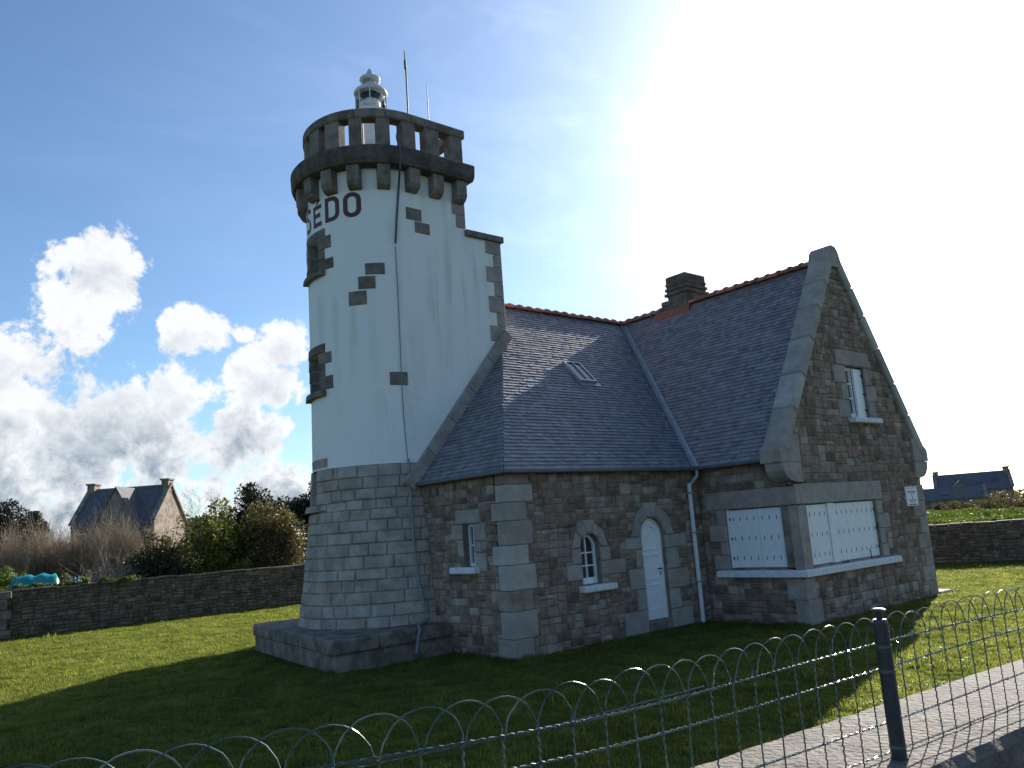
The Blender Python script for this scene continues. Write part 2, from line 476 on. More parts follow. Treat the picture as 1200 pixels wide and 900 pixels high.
def cbox(c, h, b=.012, ax=None):
    """chamfered box; ax = three axis vectors"""
    V, idx = [], {}
    ax = ax or ((1, 0, 0), (0, 1, 0), (0, 0, 1))
    ax = [np.array(a, float) for a in ax]
    b = min(b, *(x*.45 for x in h))
    for sx in (-1, 1):
        for sy in (-1, 1):
            for sz in (-1, 1):
                s = (sx, sy, sz)
                for k in range(3):
                    p = [s[j]*(h[j] - (0 if j == k else b)) for j in range(3)]
                    idx[(s, k)] = len(V)
                    V.append(np.array(c, float) + ax[0]*p[0] + ax[1]*p[1] + ax[2]*p[2])
    F = []
    for k in range(3):
        i, j = [q for q in range(3) if q != k]
        for sg in (-1, 1):
            q = []
            for (a, d) in ((-1, -1), (1, -1), (1, 1), (-1, 1)):
                s = [0, 0, 0]; s[k] = sg; s[i] = a; s[j] = d
                q.append(idx[(tuple(s), k)])
            F.append(q)
    for k in range(3):
        i, j = [q for q in range(3) if q != k]
        for a in (-1, 1):
            for d in (-1, 1):
                s1 = [0, 0, 0]; s1[i] = a; s1[j] = d
                s2 = list(s1); s1[k] = -1; s2[k] = 1
                F.append([idx[(tuple(s1), i)], idx[(tuple(s2), i)], idx[(tuple(s2), j)], idx[(tuple(s1), j)]])
    for sx in (-1, 1):
        for sy in (-1, 1):
            for sz in (-1, 1):
                F.append([idx[((sx, sy, sz), k)] for k in range(3)])
    return V, F


def wbox(x0, x1, y0, y1, z0, z1, b=.012):
    return cbox(((x0+x1)/2, (y0+y1)/2, (z0+z1)/2), (abs(x1-x0)/2, abs(y1-y0)/2, abs(z1-z0)/2), b)


def prism(poly, f, d0, d1):
    n = len(poly)
    V = [f(s, z, d0) for s, z in poly] + [f(s, z, d1) for s, z in poly]
    F = [list(range(n-1, -1, -1)), list(range(n, 2*n))]
    F += [[i, (i+1) % n, n+(i+1) % n, n+i] for i in range(n)]
    return V, F


def tube(pts, r, n=6, caps=True):
    pts = [np.array(p, float) for p in pts]
    V, F = [], []
    prev = None
    for i, p in enumerate(pts):
        t = pts[min(i+1, len(pts)-1)] - pts[max(i-1, 0)]
        t = t/(np.linalg.norm(t)+1e-9)
        if prev is None:
            a = np.cross(t, (0, 0, 1)) if abs(t[2]) < .9 else np.cross(t, (1, 0, 0))
        else:
            a = prev - t*(prev@t)
        a = a/(np.linalg.norm(a)+1e-9); prev = a
        b = np.cross(t, a)
        rr = r[i] if hasattr(r, '__len__') else r
        for k in range(n):
            g = 2*math.pi*k/n
            V.append(p + rr*(a*math.cos(g) + b*math.sin(g)))
    for i in range(len(pts)-1):
        for k in range(n):
            F.append([i*n+k, i*n+(k+1) % n, (i+1)*n+(k+1) % n, (i+1)*n+k])
    if caps:
        F += [list(range(n-1, -1, -1)), list(range((len(pts)-1)*n, len(pts)*n))]
    return V, F


def lathe(c, prof, n=24):
    V, F = [], []
    for (r, z) in prof:
        for k in range(n):
            g = 2*math.pi*k/n
            V.append((c[0]+r*math.cos(g), c[1]+r*math.sin(g), z))
    for i in range(len(prof)-1):
        for k in range(n):
            F.append([i*n+k, i*n+(k+1) % n, (i+1)*n+(k+1) % n, (i+1)*n+k])
    F += [list(range(n-1, -1, -1)), list(range((len(prof)-1)*n, len(prof)*n))]
    return V, F


# ---- convex polygon tools for masonry
def clip(poly, p, q, keep_left=True):
    out = []
    sg = 1 if keep_left else -1
    def side(a):
        return sg*((q[0]-p[0])*(a[1]-p[1]) - (q[1]-p[1])*(a[0]-p[0]))
    n = len(poly)
    for i in range(n):
        a, b = poly[i], poly[(i+1) % n]
        sa, sb = side(a), side(b)
        if sa >= 0:
            out.append(a)
        if sa*sb < 0:
            t = sa/(sa-sb)
            out.append((a[0]+(b[0]-a[0])*t, a[1]+(b[1]-a[1])*t))
    return out if len(out) >= 3 else []


def area(poly):
    return .5*sum(poly[i][0]*poly[(i+1) % len(poly)][1] - poly[(i+1) % len(poly)][0]*poly[i][1] for i in range(len(poly)))


def ccw(poly):
    return poly if area(poly) > 0 else poly[::-1]


def intersect(poly, E):
    for i in range(len(E)):
        poly = clip(poly, E[i], E[(i+1) % len(E)])
        if not poly:
            return []
    return poly


def subtract(poly, E):
    xs = [p[0] for p in poly]; zs = [p[1] for p in poly]
    ex = [p[0] for p in E]; ez = [p[1] for p in E]
    if max(xs) <= min(ex) or min(xs) >= max(ex) or max(zs) <= min(ez) or min(zs) >= max(ez):
        return [poly]
    if not intersect(poly, E):
        return [poly]
    res, rem = [], poly
    for i in range(len(E)):
        o = clip(rem, E[i], E[(i+1) % len(E)], False)
        if o and abs(area(o)) > 1e-6:
            res.append(o)
        rem = clip(rem, E[i], E[(i+1) % len(E)])
        if not rem:
            break
    return res


def inset(poly, d):
    out = poly
    n = len(poly)
    for i in range(n):
        p, q = poly[i], poly[(i+1) % n]
        l = math.hypot(q[0]-p[0], q[1]-p[1])
        if l < 1e-6:
            continue
        nx, nz = -(q[1]-p[1])/l, (q[0]-p[0])/l
        out = clip(out, (p[0]+nx*d, p[1]+nz*d), (q[0]+nx*d, q[1]+nz*d))
        if not out:
            return []
    return out


def rect(a, b, c, d):
    return [(a, c), (b, c), (b, d), (a, d)]


def densify(poly, m):
    out = []
    for i in range(len(poly)):
        a, b = poly[i], poly[(i+1) % len(poly)]
        k = max(1, int(math.ceil(abs(b[0]-a[0])/m)))
        out += [(a[0]+(b[0]-a[0])*t/k, a[1]+(b[1]-a[1])*t/k) for t in range(k)]
    return out


def stone_geo(poly, f, joint=.012, proud=.02, ch=.014, seg=None, rr=rnd):
    p0 = inset(poly, joint*.5)
    if not p0 or area(p0) < .0015:
        return None
    p0 = [(x+rr.uniform(-.5, .5)*joint*.5, z+rr.uniform(-.5, .5)*joint*.5) for x, z in p0]
    if seg:
        p0 = densify(p0, seg)
    cx = sum(p[0] for p in p0)/len(p0); cz = sum(p[1] for p in p0)/len(p0)
    w = max(p[0] for p in p0)-min(p[0] for p in p0); h = max(p[1] for p in p0)-min(p[1] for p in p0)
    if min(w, h) < .03:
        return None
    kx, kz = max(.4, 1-2*ch/w), max(.4, 1-2*ch/h)
    p1 = [(cx+(x-cx)*kx, cz+(z-cz)*kz) for x, z in p0]
    n = len(p0)
    pr = proud*rr.uniform(.6, 1.3)
    tl, tz = rr.uniform(-.25, .25)*pr/max(w, .1), rr.uniform(-.25, .25)*pr/max(h, .1)
    V = [f(x, z, -.03) for x, z in p0] + [f(x, z, pr*.35) for x, z in p0] + [f(x, z, pr+(x-cx)*tl+(z-cz)*tz) for x, z in p1]
    F = []
    for k in (0, 1):
        F += [[k*n+i, k*n+(i+1) % n, (k+1)*n+(i+1) % n, (k+1)*n+i] for i in range(n)]
    if seg:
        cut = sorted({round(p[0], 4) for p in p1})
        for a, b in zip(cut[:-1], cut[1:]):
            if b-a < 2e-3: continue
            q = clip(clip(p1, (a, 0), (a, -1)), (b, 0), (b, 1))
            if q:
                k = len(V)
                V += [f(x, z, pr+(x-cx)*tl+(z-cz)*tz) for x, z in q]
                F.append(list(range(k, k+len(q))))
    else:
        F.append(list(range(2*n, 3*n)))
    return V, F


def curved_block(f, s0, s1, z0, z1, d0, d1, ds=.08):
    k = max(1, int(math.ceil((s1-s0)/ds)))
    V = []
    for i in range(k+1):
        s_ = s0+(s1-s0)*i/k
        V += [f(s_, z0, d0), f(s_, z0, d1), f(s_, z1, d1-.012), f(s_, z1, d0)]
    F = [[i*4+q, i*4+(q+1) % 4, (i+1)*4+(q+1) % 4, (i+1)*4+q] for i in range(k) for q in range(4)]
    return V, F+[[0, 1, 2, 3], [4*k, 4*k+1, 4*k+2, 4*k+3]]


def fill_stones(region, excl, rows, widths, rr, merge=.12, splitp=.15):
    """irregular rubble: patches about half a metre wide, each broken into stones at random"""
    xs = [p[0] for p in region]; zs = [p[1] for p in region]
    cells = []
    def brk(x0, x1, z0, z1):
        w, h = x1-x0, z1-z0
        wm = widths[0]+(widths[1]-widths[0])*rr.random()**.8; hm = rr.uniform(*rows)
        if w <= wm*1.25 and h <= hm*1.25:
            cells.append((x0, x1, z0, z1)); return
        if h/hm > w/wm*rr.uniform(.7, 1.25) and h > rows[0]*1.5:
            c = z0+h*rr.uniform(.36, .64); brk(x0, x1, z0, c); brk(x0, x1, c, z1)
        elif w > widths[0]*1.5:
            c = x0+w*rr.uniform(.34, .66); brk(x0, c, z0, z1); brk(c, x1, z0, z1)
        else:
            cells.append((x0, x1, z0, z1))
    z = min(zs)
    while z < max(zs):
        h = rr.uniform(2.0, 3.4)*rows[1]
        if max(zs)-z-h < rows[1]: h = max(zs)-z
        x = min(xs)-rr.uniform(0, .5)
        while x < max(xs):
            w = rr.uniform(1.3, 2.6)*widths[1]
            brk(x, x+w, z, z+h); x += w
        z += h
    out = []
    for (x0, x1, z0, z1) in cells:
        m_ = min(x1-x0, z1-z0)
        q = []
        for (cx, cz, sx, sz) in ((x0, z0, 1, 1), (x1, z0, -1, 1), (x1, z1, -1, -1), (x0, z1, 1, -1)):
            e1, e2 = m_*rr.uniform(.02, .2), m_*rr.uniform(.02, .2)
            a_, b_ = (cx, cz+sz*e1), (cx+sx*e2, cz)
            q += [a_, b_] if sx*sz > 0 else [b_, a_]
        s = intersect(q, region)
        if not s or area(s) < .003: continue
        ps = [s]
        for E in excl:
            ps = [r for p in ps for r in subtract(p, E)]
        out += [p for p in ps if area(p) > .004]
    return out


def wall_pieces(region, opens):
    ps = [region]
    for E in opens:
        ps = [r for p in ps for r in subtract(p, E)]
    return ps


def wall_body(name, region, opens, f, mat, parent, thick=.38):
    mb = MB()
    for p in wall_pieces(region, opens):
        n = len(p)
        mb.add([f(s, z, 0) for s, z in p], [list(range(n))])
        mb.add([f(s, z, -thick) for s, z in p], [list(range(n-1, -1, -1))])
    for E in opens:
        n = len(E)
        V = [f(s, z, 0) for s, z in E] + [f(s, z, -thick) for s, z in E]
        mb.add(V, [[i, (i+1) % n, n+(i+1) % n, n+i] for i in range(n)])
    n = len(region)
    V = [f(s, z, 0) for s, z in region] + [f(s, z, -thick) for s, z in region]
    mb.add(V, [[i, (i+1) % n, n+(i+1) % n, n+i] for i in range(n)])
    return mb.build(name, mat, parent)


def arch_poly(x0, x1, z0, spring, n=10):
    c, r = (x0+x1)/2, (x1-x0)/2
    return [(x0, z0), (x1, z0)] + [(c+r*math.cos(math.pi*i/n), spring+r*math.sin(math.pi*i/n)) for i in range(n+1)]


def voussoirs(x0, x1, spring, thick, angs, key=0.06):
    c, r = (x0+x1)/2, (x1-x0)/2
    out = []
    for i in range(len(angs)-1):
        a, b = rad(angs[i]), rad(angs[i+1])
        t = thick + (key if i == (len(angs)-1)//2 else 0)
        inn = [(c+r*math.cos(a+(b-a)*k/3), spring+r*math.sin(a+(b-a)*k/3)) for k in range(4)]
        o1 = (c+(r+t)*math.cos(a), spring+(r+t)*math.sin(a))
        o2 = (c+(r+t)*math.cos(b), spring+(r+t)*math.sin(b))
        out.append((ccw([o1, o2] + inn[::-1]), ccw([o1, o2, inn[3], inn[0]])))
    return out


# ================================================================== SETTING
def sheet(name, pts, z, mat):
    o = part(name, [(x, y, z) for x, y in pts], [list(range(len(pts)))], mat)
    o['kind'] = 'structure'
    return o


sheet('ground', [(-2500, -2500), (2500, -2500), (2500, 2500), (-2500, 2500)], 0, 'turf')

# ---- fence line and its wall: the wall bends gently at its left end
FK = .8
fpts = [(5.82, 2.05), (4.80, 2.13), (4.03, 2.19), (3.26, 2.24), (2.22, 2.31), (1.55, 2.46), (.92, 2.66), (.6, 2.80), (0.0, 3.05), (-.7, 3.4)]
fpts = [(x*FK, y*FK) for x, y in fpts]
dx, dy = fpts[0][0]-fpts[2][0], fpts[0][1]-fpts[2][1]
l = math.hypot(dx, dy)
fpts = [(fpts[0][0]+dx/l*t, fpts[0][1]+dy/l*t) for t in (6.5, 4.0, 2.0, 1.0)] + fpts
fpts = fpts[::-1]
FZ0, FZ1 = 1.40, 1.936


def catmull(P, n=24):
    P = [np.array(p, float) for p in P]
    out = []
    for i in range(len(P)-1):
        a, b, c, d = P[max(i-1, 0)], P[i], P[i+1], P[min(i+2, len(P)-1)]
        for k in range(n):
            t = k/n
            out.append(.5*((2*b)+(-a+c)*t+(2*a-5*b+4*c-d)*t*t+(-a+3*b-3*c+d)*t**3))
    out.append(P[-1])
    return np.array(out)


fcurve = catmull(fpts)
flen = np.r_[0, np.cumsum(np.linalg.norm(np.diff(fcurve, axis=0), axis=1))]


def fence_at(s):
    return np.array([np.interp(s, flen, fcurve[:, 0]), np.interp(s, flen, fcurve[:, 1])])


def fence_n(s):
    t = fence_at(s+.05)-fence_at(s-.05)
    t = t/np.linalg.norm(t)
    return np.array([-t[1], t[0]])


# garden-side edge v about 2.30, road-side edge v about 1.56 at the post (v 1.74)
rr = random.Random(5)
mb = MB()
ns = 120
prev = None
V = []
for i in range(ns+1):
    s = flen[-1]*i/ns
    p, n = fence_at(s), fence_n(s)
    j = rr.uniform(-.004, .004); j2 = rr.uniform(-.006, .006)
    a, b = p+n*(.53+j), p-n*(.20+j2)
    zt = FZ0+rr.uniform(-.003, .003)
    V += [(a[0], a[1], 0), (a[0], a[1], zt-.03), (a[0]-n[0]*.03, a[1]-n[1]*.03, zt), (p[0]+n[0]*.2, p[1]+n[1]*.2, zt+.008), (b[0]+n[0]*.03, b[1]+n[1]*.03, zt), (b[0], b[1], zt-.035), (b[0]-n[0]*.02, b[1]-n[1]*.02, 0)]
F = [[i*7+k, i*7+k+1, i*7+k+8, i*7+k+7] for i in range(ns) for k in range(6)]
F += [list(range(7)), list(range(ns*7, ns*7+7))]
fw_ob = part('fence_wall', V, F, 'concrete_top')
tag(fw_ob, 'low rough concrete wall carrying the wire fence in the foreground', 'wall')

# road on the camera's side of the wall
rv = [(p[0]-fence_n(s)[0]*.23, p[1]-fence_n(s)[1]*.23) for s in np.linspace(0, flen[-1], 40) for p in [fence_at(s)]]
rpoly = rv + [(40, rv[-1][1]-3), (40, -9), (-40, -9), (-40, rv[0][1]+2)]
V = [(x, y, .8) for x, y in rpoly] + [(x, y, 0) for x, y in rpoly]
n = len(rpoly)
o = part('road', V, [list(range(n))] + [[i, (i+1) % n, n+(i+1) % n, n+i] for i in range(n)], 'asphalt')
o['kind'] = 'structure'


# ---- boundary walls of dry fieldstone
def field_wall(name, label, a, b, h, thick, seed, rows=(.08, .2), widths=(.16, .42), cop=.07, hvar=.03):
    a, b = np.array(a, float), np.array(b, float)
    L_ = np.linalg.norm(b-a); t = (b-a)/L_
    nrm = np.array([t[1], -t[0]])
    if nrm @ (-a) < 0:
        nrm = -nrm
    root = thing(name, label, 'wall', (a[0], a[1], 0))
    f = lambda s, z, d: (a[0]+t[0]*s+nrm[0]*d, a[1]+t[1]*s+nrm[1]*d, z)
    rg = random.Random(seed)
    V, F = prism(rect(0, L_, 0, h), f, -thick, 0)
    part('core', V, F, 'field_mortar', root)
    mb = MB()
    for p in fill_stones(rect(0, L_, 0.0, h), [], rows, widths, rg, splitp=.35):
        g = stone_geo(p, f, .022, .035, .025, rr=rg)
        if g: mb.add(*g, rg.random())
    o = mb.build('face_stones', 'field_wall', root); o['kind'] = 'stuff'
    s = 0; mb = MB()
    while s < L_:
        w = rg.uniform(.35, .8)
        c = s+w/2
        mb.add(*cbox((a[0]+t[0]*c-nrm[0]*(thick/2-.01), a[1]+t[1]*c-nrm[1]*(thick/2-.01), h+cop/2+rg.uniform(-.01, hvar)),
                     (w/2-.008, thick/2+rg.uniform(.02, .05), cop/2+rg.uniform(0, .012)), .02, ((t[0], t[1], rg.uniform(-.02, .02)), (nrm[0], nrm[1], 0), (0, 0, 1))), rg.random())
        s += w
    o = mb.build('top_stones', 'field_wall', root); o['kind'] = 'stuff'
    return root


field_wall('boundary_wall', 'long shaded fieldstone garden wall left of the tower', (-6, 31.75), (24, 31.75), 1.46, .45, 11)
field_wall('boundary_wall', 'reddish fieldstone garden wall at the right of the house', (28.3, 21.6), (38.6, -1.9), 1.36, .45, 12)
# squared stone pier at the left end of the shaded wall, just inside the frame
pr_ = thing('wall_pier', 'pale squared stone pier in the shaded wall at the left frame edge', 'pier', (4.25, 31.55, 0))
zz = 0
for k, h in enumerate((.28, .34, .3, .36, .24)):
    V, F = wbox(3.75, 4.55-.12*(k % 2), 31.5, 31.8, zz+.005, zz+h-.005, .02)
    part('stone', V, F, 'plinth_stone', pr_, rnd.random()); zz += h

# ================================================================== LIGHTHOUSE TOWER
TC = (9.95, 16.68); R0 = 1.68; TV = 15.0
tower = thing('lighthouse_tower', 'white lighthouse tower with grey stone base, round on one side, lantern on top', 'lighthouse', (9.95, 16.68, 0))


def batter(z):
    return float(np.interp(z, [.5, 1.2, 2.3, 3.1, 3.95, 4.0], [.40, .29, .15, .07, .02, 0]))


def ft(s, z, d):
    b = batter(z) if z < 3.97 else 0
    R = R0+b+d
    if s < -math.pi*R0:
        return (TC[0]+(-s-math.pi*R0), TC[1]+R, z)
    if s <= 0:
        p = 1.5*math.pi+s/R0
        return (TC[0]+R*math.cos(p), TC[1]+R*math.sin(p), z)
    return (TC[0]+s, TC[1]-R, z)


def sphi(deg):
    return rad(deg-270)*R0


def curved_panel(name, s0, s1, zb, opens, mat, parent, ds=.1, d=0.0):
    ss = set(np.round(np.linspace(s0, s1, int((s1-s0)/ds)+2), 4)); zs = set(zb)
    for a, b, c, e in opens:
        ss |= {round(a, 4), round(b, 4)}; zs |= {c, e}
    ss = sorted(x for x in ss if s0-1e-6 <= x <= s1+1e-6); zs = sorted(x for x in zs if min(zb)-1e-6 <= x <= max(zb)+1e-6)
    V = [ft(s, z, d) for z in zs for s in ss]
    n = len(ss)
    F = []
    for j in range(len(zs)-1):
        for i in range(n-1):
            cs, cz = (ss[i]+ss[i+1])/2, (zs[j]+zs[j+1])/2
            if any(a < cs < b and c < cz < e for a, b, c, e in opens):
                continue
            F.append([j*n+i, j*n+i+1, (j+1)*n+i+1, (j+1)*n+i])
    for a, b, c, e in opens:
        if e <= min(zb) or c >= max(zb):
            continue
        k = len(V)
        q = [(a, c), (b, c), (b, e), (a, e)]
        V += [ft(s, z, d) for s, z in q] + [ft(s, z, d-.42) for s, z in q]
        F += [[k+i, k+(i+1) % 4, k+4+(i+1) % 4, k+4+i] for i in range(4)]
    return V, F


openA = (sphi(167), sphi(186), 8.52, 9.33)
openB = (sphi(162), sphi(181.5), 5.74, 6.60)
openC = (sphi(157.5), sphi(176), 3.17, 3.985)
opens = [openA, openB]
UEND, ULOW = 1.49, 2.55
ZS = 3.96
mb = MB()
mb.add(*curved_panel('x', -math.pi*R0-ULOW, ULOW, [ZS, 9.48], opens, None, None))
mb.add(*curved_panel('x', -math.pi*R0-UEND, UEND, [9.48, 10.95], opens, None, None))
for (uu, z0, z1) in ((ULOW, ZS, 9.48), (UEND, 9.48, 10.95)):
    mb.add([(TC[0]+uu, TV, z0), (TC[0]+uu, TC[1]+R0, z0), (TC[0]+uu, TC[1]+R0, z1), (TC[0]+uu, TV, z1)], [[0, 1, 2, 3]])
mb.add([(TC[0]+UEND, TV, 9.48), (TC[0]+ULOW, TV, 9.48), (TC[0]+ULOW, TC[1]+R0, 9.48), (TC[0]+UEND, TC[1]+R0, 9.48)], [[0, 1, 2, 3]])
shaft = mb.build('shaft', 'white_render', tower)

V, F = curved_panel('x', -math.pi*R0-ULOW, ULOW, [.55, 1.2, 2.3, 3.1, 3.96], [openC], None, None, d=0)
base = part('stone_base', V, F, 'tower_mortar', tower)
rg = random.Random(21)
smin, smax = sphi(128), .02
lintC = (sphi(147), sphi(191), 3.99, 4.22)
jambC = [rect(sphi(176), sphi(197), 3.70, 3.975), rect(sphi(176), sphi(187), 3.45, 3.70), rect(sphi(176), sphi(195.5), 3.19, 3.45), rect(sphi(137), sphi(157.5), 3.70, 3.975), rect(sphi(145), sphi(157.5), 3.45, 3.70), rect(sphi(139), sphi(157.5), 3.19, 3.45)]
sillC = rect(sphi(150), sphi(183), 3.04, 3.17)
exc = [rect(*openC)] + jambC + [sillC, rect(*lintC)]
z = .58
rows = []
while z < 3.9:
    h = rg.uniform(.21, .275)
    if 3.95-z-h < .12: h = 3.95-z
    rows.append((z, z+h)); z += h
for (za, zb) in rows:
    s = smin-rg.uniform(0, .4)
    while s < smax:
        w = rg.uniform(.26, .62)
        q = intersect(rect(s, s+w, za, zb), rect(smin, smax, .55, 3.97))
        s += w
        if not q: continue
        ps = [q]
        for E in exc:
            ps = [r for p in ps for r in subtract(p, E)]
        for p in ps:
            if area(p) < .006: continue
            g = stone_geo(p, ft, .014, .03, .022, seg=.14, rr=rg)
            if g: part('stone', *g, 'tower_stone', base, rg.random())


def tower_window(o, lint, jambs, sill, mat):
    V, F = prism([(o[0]-.02, o[2]-.02), (o[1]+.02, o[2]-.02), (o[1]+.02, o[3]+.02), (o[0]-.02, o[3]+.02)], ft, -.44, -.40)
    w = part('tower_window', V, F, 'dark_slot', tower)
    g = stone_geo(lint, ft, .01, .03, .012, seg=.1, rr=rg); part('lintel', *g, mat, w, rg.random())
    for j in jambs:
        g = stone_geo(j, ft, .008, .028, .012, seg=.1, rr=rg)
        if g: part('jamb_stone', *g, mat, w, rg.random())
    # stone lining of the two reveals
    for sx in (o[0]+.012, o[1]-.012):
        zz = o[2]
        for k in range(3):
            z2 = zz+(o[3]-o[2])/3
            V = [ft(sx, zz+.006, .0), ft(sx, zz+.006, -.4), ft(sx, z2-.006, -.4), ft(sx, z2-.006, .0)]
            V += [ft(sx+(.018 if sx > (o[0]+o[1])/2 else -.018), q, dd) for q, dd in ((zz+.006, .0), (zz+.006, -.4), (z2-.006, -.4), (z2-.006, .0))]
            part('reveal_stone', V, [[0, 1, 2, 3], [0, 1, 5, 4], [3, 2, 6, 7], [0, 3, 7, 4]], mat, w, rg.random()); zz = z2
    V, F = curved_block(ft, sill[0][0], sill[1][0], sill[0][1], sill[2][1], -.4, .13)
    part('sill', V, F, mat, w, .4)
    return w


tower_window(openA, rect(sphi(158), sphi(195), 9.335, 9.53), [rect(sphi(186), sphi(201), 9.02, 9.33), rect(sphi(186), sphi(194), 8.78, 9.02), rect(sphi(186), sphi(203), 8.52, 8.78), rect(sphi(150), sphi(167), 9.02, 9.33), rect(sphi(158), sphi(167), 8.78, 9.02), rect(sphi(150), sphi(167), 8.52, 8.78)], rect(sphi(159), sphi(194), 8.40, 8.51), 'dark_granite')
tower_window(openB, rect(sphi(153), sphi(191), 6.60, 6.82), [rect(sphi(181.5), sphi(198), 6.34, 6.60), rect(sphi(181.5), sphi(190.5), 6.05, 6.34), rect(sphi(181.5), sphi(199), 5.74, 6.05), rect(sphi(146), sphi(162), 6.34, 6.60), rect(sphi(153), sphi(162), 6.05, 6.34), rect(sphi(145), sphi(162), 5.74, 6.05)], rect(sphi(153), sphi(191), 5.60, 5.73), 'dark_granite')
tower_window(openC, rect(*lintC), jambC, sillC, 'tower_stone')

# stepped stones that follow the inner stair
for (a, b, c, d) in [(sphi(229.3), sphi(244.5), 8.23, 8.50), (sphi(223.6), sphi(237), 7.90, 8.20), (sphi(215.5), sphi(230), 7.54, 7.87), (sphi(244.5), sphi(258.5), 5.68, 5.98),
                     (-.19, .23, 9.60, 9.90), (.03, .44, 9.31, 9.585)]:
    g = stone_geo(rect(a, b, c, d), ft, .006, .022, .01, seg=.1, rr=rg)
    part('stair_stone', *g, 'dark_granite', tower, rg.random())
# quoins at the right-hand edges
zz = 9.66
for k, h in enumerate((.33, .40, .22)):
    w = (.26, .36, .30)[k]
    V, F = wbox(TC[0]+UEND-w, TC[0]+UEND+.02, TV-.022, TV+.3, zz+.004, zz+h-.004, .01)
    part('quoin', V, F, 'pink_dressed', tower, rg.random()); zz += h
zz = 6.55; k = 0
while zz < 9.40:
    h = min((.36, .40, .33, .42)[k % 4], 9.46-zz)
    w = (.26, .48, .24, .46)[k % 4]
    V, F = wbox(TC[0]+ULOW-w, TC[0]+ULOW+.02, TV-.024, TV+.3, zz+.004, zz+h-.004, .012)
    part('quoin', V, F, 'pink_dressed', tower, rg.random()); zz += h; k += 1
for (a, b) in ((UEND-.02, 2.12), (2.13, ULOW+.09)):
    V, F = wbox(TC[0]+a, TC[0]+b, TV-.09, TC[1]+R0+.09, 9.48, 9.64, .015)
    part('shoulder_slab', V, F, 'dark_granite', tower, rg.random())
# raking coping above the hipped slates
hipz = lambda u: 3.5+1.2*(u-9.68)
ua, ub = 9.55, 12.62
nrk = 5
for k in range(nrk):
    a, b = ua+(ub-ua)*k/nrk, ua+(ub-ua)*(k+1)/nrk
    dxn, dzn = -.768*.27, .64*.27
    g = prism(ccw([(a+.006, hipz(a+.006)), (b-.006, hipz(b-.006)), (b-.006+dxn, hipz(b-.006)+dzn), (a+.006+dxn, hipz(a+.006)+dzn)]), lambda s, z, d: (s, TV-d, z), -.02, .12)
    part('raking_coping', *g, 'pink_dressed', tower, rg.random())


# cornice, corbels and parapet follow the same D-shaped plan
def outline(d, ue):
    pts = [(TC[0]+ue, TC[1]-R0-d)]
    for i in range(49):
        p = rad(270-180*i/48)
        pts.append((TC[0]+(R0+d)*math.cos(p), TC[1]+(R0+d)*math.sin(p)))
    pts.append((TC[0]+ue, TC[1]+R0+d))
    return pts


def loft(prof):
    V, F = [], []
    for d, ue, z in prof:
        o = outline(d, ue); n = len(o)
        V += [(x, y, z) for x, y in o]
    for k in range(len(prof)-1):
        F += [[k*n+i, k*n+(i+1) % n, (k+1)*n+(i+1) % n, (k+1)*n+i] for i in range(n)]
    F += [list(range(n-1, -1, -1)), list(range((len(prof)-1)*n, len(prof)*n))]
    return V, F


cornice = part('cornice', *loft([(.20, 1.52, 10.78), (.30, 1.60, 10.80), (.345, 1.62, 10.9), (.36, 1.63, 11.18), (.33, 1.62, 11.22), (-.5, .9, 11.24)]), 'cornice_stone', tower)
corb_s = [-5.05, -4.45, -3.8, -3.15, -2.51, -1.93, -1.33, -.70, -.04, .62, 1.30]
prof = [(0, 10.26), (.12, 10.27), (.22, 10.33), (.27, 10.42), (.28, 10.80), (0, 10.80)]
for s in corb_s:
    w = .145
    c0 = np.array(ft(s, 10.5, 0)); c1 = np.array(ft(s, 10.5, 1.0)); nn_ = c1-c0; tt = np.array([-nn_[1], nn_[0], 0])
    V = []
    for sg in (-1, 1):
        V += [(c0[0]+nn_[0]*(d-.04)+tt[0]*w*sg, c0[1]+nn_[1]*(d-.04)+tt[1]*w*sg, z) for d, z in prof]
    n = len(prof)
    F = [list(range(n)), list(range(2*n-1, n-1, -1))]+[[i, (i+1) % n, n+(i+1) % n, n+i] for i in range(n)]
    part('corbel', V, F, 'dark_granite', cornice, rg.random())
for y0 in (TC[1]-.55, TC[1]+.55):   # the end of the square side
    V, F = wbox(TC[0]+UEND-.02, TC[0]+UEND+.10, y0-.14, y0+.14, 10.36, 10.80, .02)
    part('corbel', V, F, 'dark_granite', cornice, rg.random())

# parapet pillars carry a ring of coping stones
pil = [(-5.2, .3), (-4.5, .3), (-3.85, .32), (-3.2, .32), (-2.52, .40), (-1.9, .40), (-1.30, .31), (-.65, .31), (-.01, .37), (.655, .40), (1.36, .40)]
parapet = part('parapet', *loft([(-.32, 1.35, 11.2), (-.32, 1.35, 11.24), (-.6, 1.0, 11.25)]), 'cornice_stone', tower)
for s, w in pil:
    c0 = np.array(ft(s, 11, -.12)); c1 = np.array(ft(s, 11, .88)); nn_ = c1-c0
    V, F = cbox((c0[0], c0[1], 11.64), (w/2, .13, .42), .012, ((-nn_[1], nn_[0], 0), tuple(nn_), (0, 0, 1)))
    pl = part('pillar', V, F, 'dark_granite', parapet, rg.random())
for s, w in [(-6.0, .35), (-6.6, .38)]:
    c0 = np.array(ft(s, 11, -.12))
    V, F = wbox(c0[0]-w/2, c0[0]+w/2, c0[1]-.13, c0[1]+.13, 11.22, 12.06, .012)
    part('pillar', V, F, 'dark_granite', parapet, rg.random())
for y0 in (TC[1]-.5, TC[1]+.5):
    V, F = wbox(TC[0]+UEND-.12, TC[0]+UEND+.1, y0-.17, y0+.17, 11.22, 12.06, .012)
    part('pillar', V, F, 'dark_granite', parapet, rg.random())
joints = [-math.pi*R0-1.6, -6.05, -5.27, -4.6, -3.9, -3.2, -2.6, -2.0, -1.3, -.59, .04, .77, 1.62]
